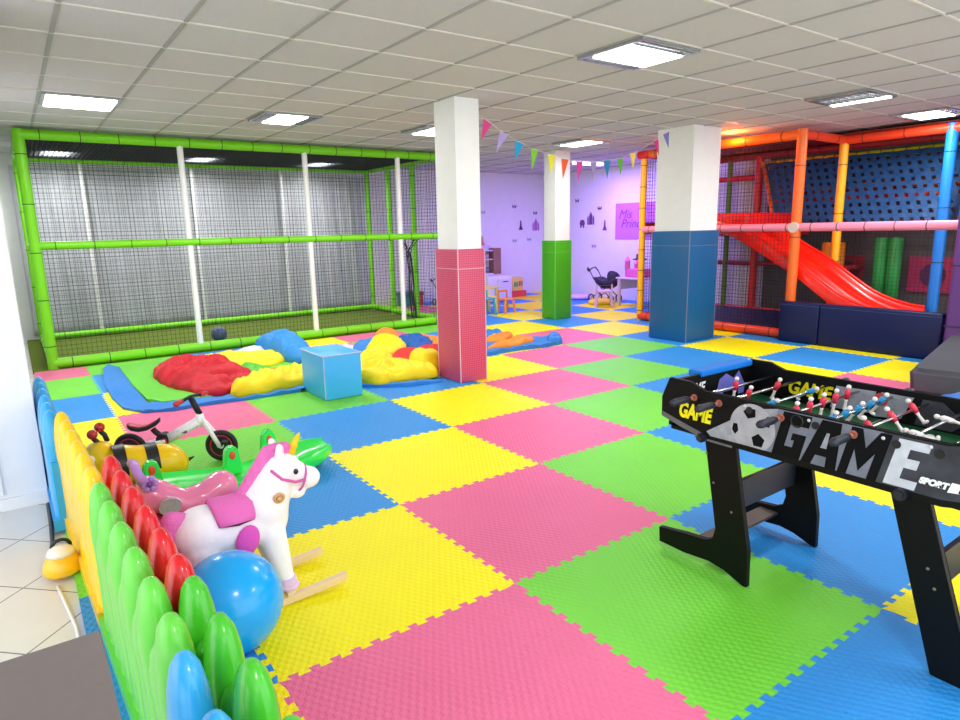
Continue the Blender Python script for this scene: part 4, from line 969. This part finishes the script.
m=MB(); m.box(.72,1.30,-.812,-.808,.652,.6526)
for yy in (-.38,-1.24): m.box(.86,1.16,yy-.002,yy+.002,.652,.6526)
m.torus((1.01,-.81,.6522),(0,0,1),.09,.0015,28,4); m.build('field_lines',FW,pf)
m=MB(); m.box(.90,1.30,-.225,-.15,.786,.815,.008); m.build('blue_edge_strip',mat('sky_strip',(14,120,214),.6,.2),e1)
# prints
SILV=mat('print_silver',(150,152,164),.45,noise_amt=.5,noise_scale=26); DK=mat('print_black',(10,11,15),.55,.12); LG=mat('print_pale',(196,198,208),.45,noise_amt=.2,noise_scale=30)
YT=mat('print_yellow',(246,232,10),.4); WT=mat('print_white',(240,240,240),.4)
def patch(poly,x,mm,name='print',d=.0008,par=None):
    m=MB(); m.prism([(-y,z) for y,z in poly],d,frame((x,0,0),(0,-1,0),(0,0,1),(-1,0,0))); return m.build(name,mm,par or fp)
Xf=.70
patch([(-.40,.622),(-.53,.71),(-.60,.76),(-.70,.782),(-.665,.610),(-.42,.606)],Xf,SILV)
# football graphic, clipped to the panel
def circ(cy,cz,r,n=40,zmin=.609,zmax=.784): return [(cy+r*math.cos(2*PI*k/n),min(zmax,max(zmin,cz+r*math.sin(2*PI*k/n)))) for k in range(n)]
patch(circ(-.60,.685,.094),Xf-.0008,mat('ball_print',(168,166,176),.45,noise_amt=.25,noise_scale=25))
def pent(cy,cz,r,rot,sy=1): return [(cy+sy*r*math.cos(rot+2*PI*k/5),min(.76,max(.605,cz+r*math.sin(rot+2*PI*k/5)))) for k in range(5)]
for a in ((-.588,.745,.028,1.2,1),(-.662,.722,.024,.4,.6),(-.628,.640,.028,.3,1),(-.53,.668,.024,.9,.6)): patch(pent(*a),Xf-.0016,DK)
patch([(-.70,.782),(-1.06,.782),(-1.03,.609),(-.665,.609)],Xf,mat('print_dusk',(112,116,132),.45,noise_amt=.35,noise_scale=18))
def glyph(polys,u0,w,z0,h,x,mm,name='lettering'):
    m=MB()
    for P_ in polys: m.prism([(u0+w*a+.22*h*b,z0+h*b) for a,b in P_],.0008,frame((x,0,0),(0,-1,0),(0,0,1),(-1,0,0)))
    return m.build(name,mm,fp)
GL=[[(0,0),(0,1),(1,1),(1,.74),(.36,.74),(.36,.24),(.64,.24),(.64,.40),(.52,.40),(.52,.56),(1,.56),(1,0)]]
AL=[[(-.04,0),(.22,1),(.80,1),(1.04,0),(.72,0),(.67,.22),(.33,.22),(.28,0)]]
ML=[[(0,0),(0,1),(.28,1),(.5,.62),(.72,1),(1,1),(1,0),(.76,0),(.76,.55),(.5,.12),(.24,.55),(.24,0)]]
EL=[[(0,0),(0,1),(1,1),(1,.82),(.44,.82),(.44,.62),(.84,.62),(.84,.42),(.44,.42),(.44,.18),(1,.18),(1,0)]]
glyph(GL,.685,.105,.609,.170,Xf-.0010,DK); glyph(AL,.800,.115,.609,.170,Xf-.0010,DK)
glyph([[(.42,.40),(.47,.74),(.56,.74),(.60,.40)]],.800,.115,.609,.170,Xf-.0018,SILV)
glyph(ML,.925,.125,.609,.170,Xf-.0010,DK); 
patch([(-1.06,.782),(-1.24,.782),(-1.31,.80),(-1.415,.80),(-1.44,.65),(-1.34,.626),(-1.24,.609),(-1.03,.609)],Xf,mat('print_slate',(62,62,70),.55,.2,noise_amt=.7,noise_scale=14))
glyph(EL,1.072,.092,.614,.160,Xf-.0010,LG)
text_mesh('SPORT',.027,MF(-1.213,.655,Xf-.0012),'lettering',WT,fp,extrude=.0006,bold=.002,shear=.25,xs=.95)
text_mesh('1',.032,MF(-1.285,.655,Xf-.0022),'lettering',DK,fp,extrude=.0006,bold=.002,shear=.25)
patch([(-1.252,.638),(-1.262,.672),(-1.315,.672),(-1.305,.645)],Xf-.0012,WT)
text_mesh('GAME',.088,MF(-.338,.685,Xf-.0008),'lettering',YT,fp,extrude=.0008,bold=.004,shear=.22,xs=.66)
patch([(-.175,.638),(-.27,.612),(-.39,.584),(-.39,.607),(-.30,.628),(-.175,.66)],Xf,mat('print_grey',(96,98,104),.5,noise_amt=.3,noise_scale=20))
patch([(-.345,.590),(-.345,.581),(-.52,.581),(-.52,.590)],Xf,mat('print_grey',(96,98,104),.5))
# inside faces
text_mesh('GAME',.085,MF(-.50,.715,1.301),'lettering',YT,bp_,extrude=.0006,bold=.003,shear=.22,xs=.85)
for poly,c in ((((-.62,.76),(-.78,.765),(-.76,.67),(-.60,.66)),SILV),(((-.80,.766),(-.92,.766),(-.88,.67),(-.78,.66)),SILV),(((-.95,.766),(-1.02,.766),(-1.10,.70),(-1.06,.66),(-.93,.66)),mat('print_slate',(70,70,78),.5)),(((-1.12,.766),(-1.2,.766),(-1.3,.68),(-1.1,.66)),SILV)):
    patch(poly,1.301,c,par=bp_)
m=MB(); m.cyl((1.3015,-.80,.735),(1.3,-.80,.735),.028,seg=20); m.build('print',mat('print_red',(196,74,60),.5),bp_)
def xz_M(x,z,y): return frame((x,y,z),(1,0,0),(0,0,1),(0,-1,0))
text_mesh('GAME',.07,xz_M(.86,.735,-.216),'lettering',WT,e1,extrude=.0006,bold=.002,shear=.2,xs=.8)
m=MB(); m.prism([(1.02,.665),(1.05,.755),(1.10,.775),(1.16,.745),(1.20,.775),(1.255,.70),(1.25,.66)],.001,frame((0,-.2152,0),(1,0,0),(0,0,1),(0,-1,0))); m.build('print',mat('print_violet',(110,110,200),.5,noise_amt=.4,noise_scale=30),e1)
m=MB(); m.box(1.08,1.2,-.218,-.2165,.655,.69); m.build('goal_mouth',DK,e1)
# legs
LEGP=[(-.375,.59),(-.515,.59),(-.60,.155),(-.605,.0),(-.585,.0),(-.50,.035),(-.43,.045),(-.30,.03),(-.165,.03),(-.16,.10),(-.30,.122),(-.40,.130),(-.44,.150),(-.452,.20)]
LEGR=[(-1.085,.59),(-1.20,.59),(-1.335,.155),(-1.40,.13),(-1.60,.10),(-1.60,.03),(-1.45,.035),(-1.35,.0),(-1.262,.0)]
for x0 in (.724,1.272):
    yz_prism(LEGP,x0,x0+.026,.002).build('leg',TBLK,ft); yz_prism(LEGR,x0,x0+.026,.002).build('leg',TBLK,ft)
NB=mat('dark_brace',(30,34,50),.45)
m=MB(); m.box(.75,1.272,-.49,-.47,.27,.40,.003); m.build('brace',NB,ft); m=MB(); m.box(.75,1.272,-1.24,-1.22,.27,.40,.003); m.build('brace',NB,ft)
m=MB(); m.box(.75,1.272,-.42,-.33,.095,.108,.002); m.build('foot_board',mat('brown_board_dark',(74,64,60),.5),ft)
m=MB(); m.box(.75,1.272,-1.5,-1.41,.075,.088,.002); m.build('foot_board',mat('brown_board_dark',(74,64,60),.5),ft)
for y in (-.385,-1.13):
    m=MB(); m.cyl((.70,y,.592),(.682,y,.592),.02,seg=12); m.cyl((.682,y,.592),(.672,y,.592),.014,seg=12); m.build('knob',mat('knob_black',(26,30,40),.4),ft,True,angle=40)
BW=mat('bolt_white',(210,212,220),.3,metal=.3)
for y,z in ((-.565,.765),(-.815,.765),(-1.06,.762),(-1.195,.768)):
    m=MB(); m.cyl((.701,y,z),(.696,y,z),.008,.005,seg=12); m.build('bolt',BW,ft,True)
m=MB()
for y,z in ((-.43,.40),(-.52,.30),(-.39,.52),(-1.22,.36),(-1.245,.30)): m.cyl((.724,y,z),(.7225,y,z),.005,seg=10)
m.build('screw_cap',mat('screw_brass',(120,116,90),.4),ft)
m=MB(); m.cyl((.7005,-.772,.752),(.6985,-.772,.752),.022,seg=24); rt=m.build('ball_outlet',mat('outlet_green',(40,80,56),.5),fp,True,angle=40)
m=MB(); m.torus((.699,-.772,.752),(1,0,0),.022,.003,24,6); m.build('outlet_ring',BLACK,rt,True)
# rods and players
CHR=mat('chrome_rod',(190,190,196),.2,metal=1); RK=mat('kit_red',(220,44,74),.45); BKIT=mat('kit_blue',(40,150,210),.45); SK=mat('figure_white',(238,232,228),.4); GRIP=mat('grip_navy',(30,34,48),.5); COP=mat('grip_end',(176,104,84),.4)
ZR=.752
def figure(parent,x,y,ang,kit):
    R_=Matrix.Translation((x,y,ZR))@Matrix.Rotation(ang,4,'X')@Matrix.Scale(.88,4)
    m=MB(); m.lathe([(0,-.018),(.012,-.018),(.016,.0),(.017,.02),(.010,.03),(0,.031)],(0,0,0),10,R_,1,.75); 
    o=m.build('player',kit,parent,True)
    m=MB(); m.ell((0,0,.042),.011,seg=10,rings=8); m.lathe([(0,-.07),(.011,-.07),(.010,-.055),(.008,-.03),(.012,-.018),(0,-.018)],(0,0,0),8,None,1,.7); m.ell((0,-.006,-.066),(.012,.016,.008),seg=10,rings=6)
    for v in m.bm.verts: v.co=R_@v.co
    m.build('figure_trim',SK,parent,True)
RODS=[(-.335,[.99],RK,.15,1),(-.452,[.90,1.12],RK,.35,1),(-.585,[.84,1.14],BKIT,1.0,0),(-.712,[.80,.90,1.0,1.10,1.20],RK,.1,1),(-.840,[.80,.90,1.0,1.10,1.20],BKIT,.55,0),(-.968,[.82,1.0,1.18],RK,-.7,1),(-1.10,[.86,1.12],SK,-1.45,0),(-1.22,[1.01],BKIT,-1.2,0)]
for y,xs,kit,ang,near in RODS:
    m=MB(); 
    a,b=(.60,1.42) if near else (.703,1.44)
    m.cyl((a,y,ZR),(b,y,ZR),.0055,seg=10); rod=m.build('rod',CHR,ft,True)
    for x in xs: figure(rod,x,y,ang,kit)
    m=MB()
    for x in (.70,): m.cyl((x-.004,y,ZR),(x+.001,y,ZR),.014,seg=16)
    m.build('bushing',COP if near else BLACK,rod,True,angle=40)
    gx=(.665,.555) if near else (1.36,1.47)
    m=MB(); m.tube([(gx[0]+(gx[1]-gx[0])*k/6,y,ZR) for k in range(7)],[.010,.014,.015,.0145,.015,.016,.013],12); g_=m.build('grip',GRIP,rod,True)
    if near:
        m=MB(); m.cyl((.696,y,ZR),(.664,y,ZR),.0085,seg=12); m.build('spring',COP,rod,True)
football('table_football',(1.12,-1.05,.652+.017),.017,'tiny black and white football on the green table field',mat('mini_black',(20,20,20),.4),mat('mini_white',(235,235,235),.4))

# ---------------------------------------------------------------- lights
def area(name,loc,rot,size,energy,color,sy=None):
    ld=bpy.data.lights.new(name,'AREA'); ld.energy=energy; ld.color=color; ld.size=size
    if sy: ld.shape='RECTANGLE'; ld.size_y=sy
    o=bpy.data.objects.new(name,ld); COL.objects.link(o); o.location=loc; o.rotation_euler=rot; return o
area('violet_lamp',(7.3,6.9,H-.06),(0,0,0),.7,55,(.36,.2,1.0),.1)
def point(name,loc,e,c,r=.05):
    ld=bpy.data.lights.new(name,'POINT'); ld.energy=e; ld.color=c; ld.shadow_soft_size=r
    o=bpy.data.objects.new(name,ld); COL.objects.link(o); o.location=loc; return o
point('amber_lamp',(6.24,3.25,2.53),13,(1,.22,.03),.08)
point('violet_lamp',(7.8,5.6,2.35),9,(.4,.15,1.0),.08)
w=bpy.data.worlds.new('world'); scene.world=w; w.use_nodes=True
bg=w.node_tree.nodes['Background']; bg.inputs[0].default_value=(.93,.96,1,1); bg.inputs[1].default_value=1.5
# ---------------------------------------------------------------- camera
f,yaw,pitch,roll,cx,cy,cz=645.0879,0.6199,0.2002,0.0203,-1.5321,-1.9315,1.4564
f0=Vector((math.sin(yaw),math.cos(yaw),0)); r0=Vector((math.cos(yaw),-math.sin(yaw),0))
F=f0*math.cos(pitch)+Vector((0,0,-math.sin(pitch))); D=F.cross(r0)
R=r0*math.cos(roll)+D*math.sin(roll); D2=-r0*math.sin(roll)+D*math.cos(roll)
cam=bpy.data.cameras.new('camera'); cam.sensor_width=36; cam.lens=36*f/960; cam.clip_start=.02
co=bpy.data.objects.new('camera',cam); COL.objects.link(co)
co.matrix_world=frame((cx,cy,cz),R,-D2,-F); scene.camera=co
vs=scene.view_settings; vs.view_transform='Standard'; vs.look='None'; vs.gamma=1; vs.exposure=0.85
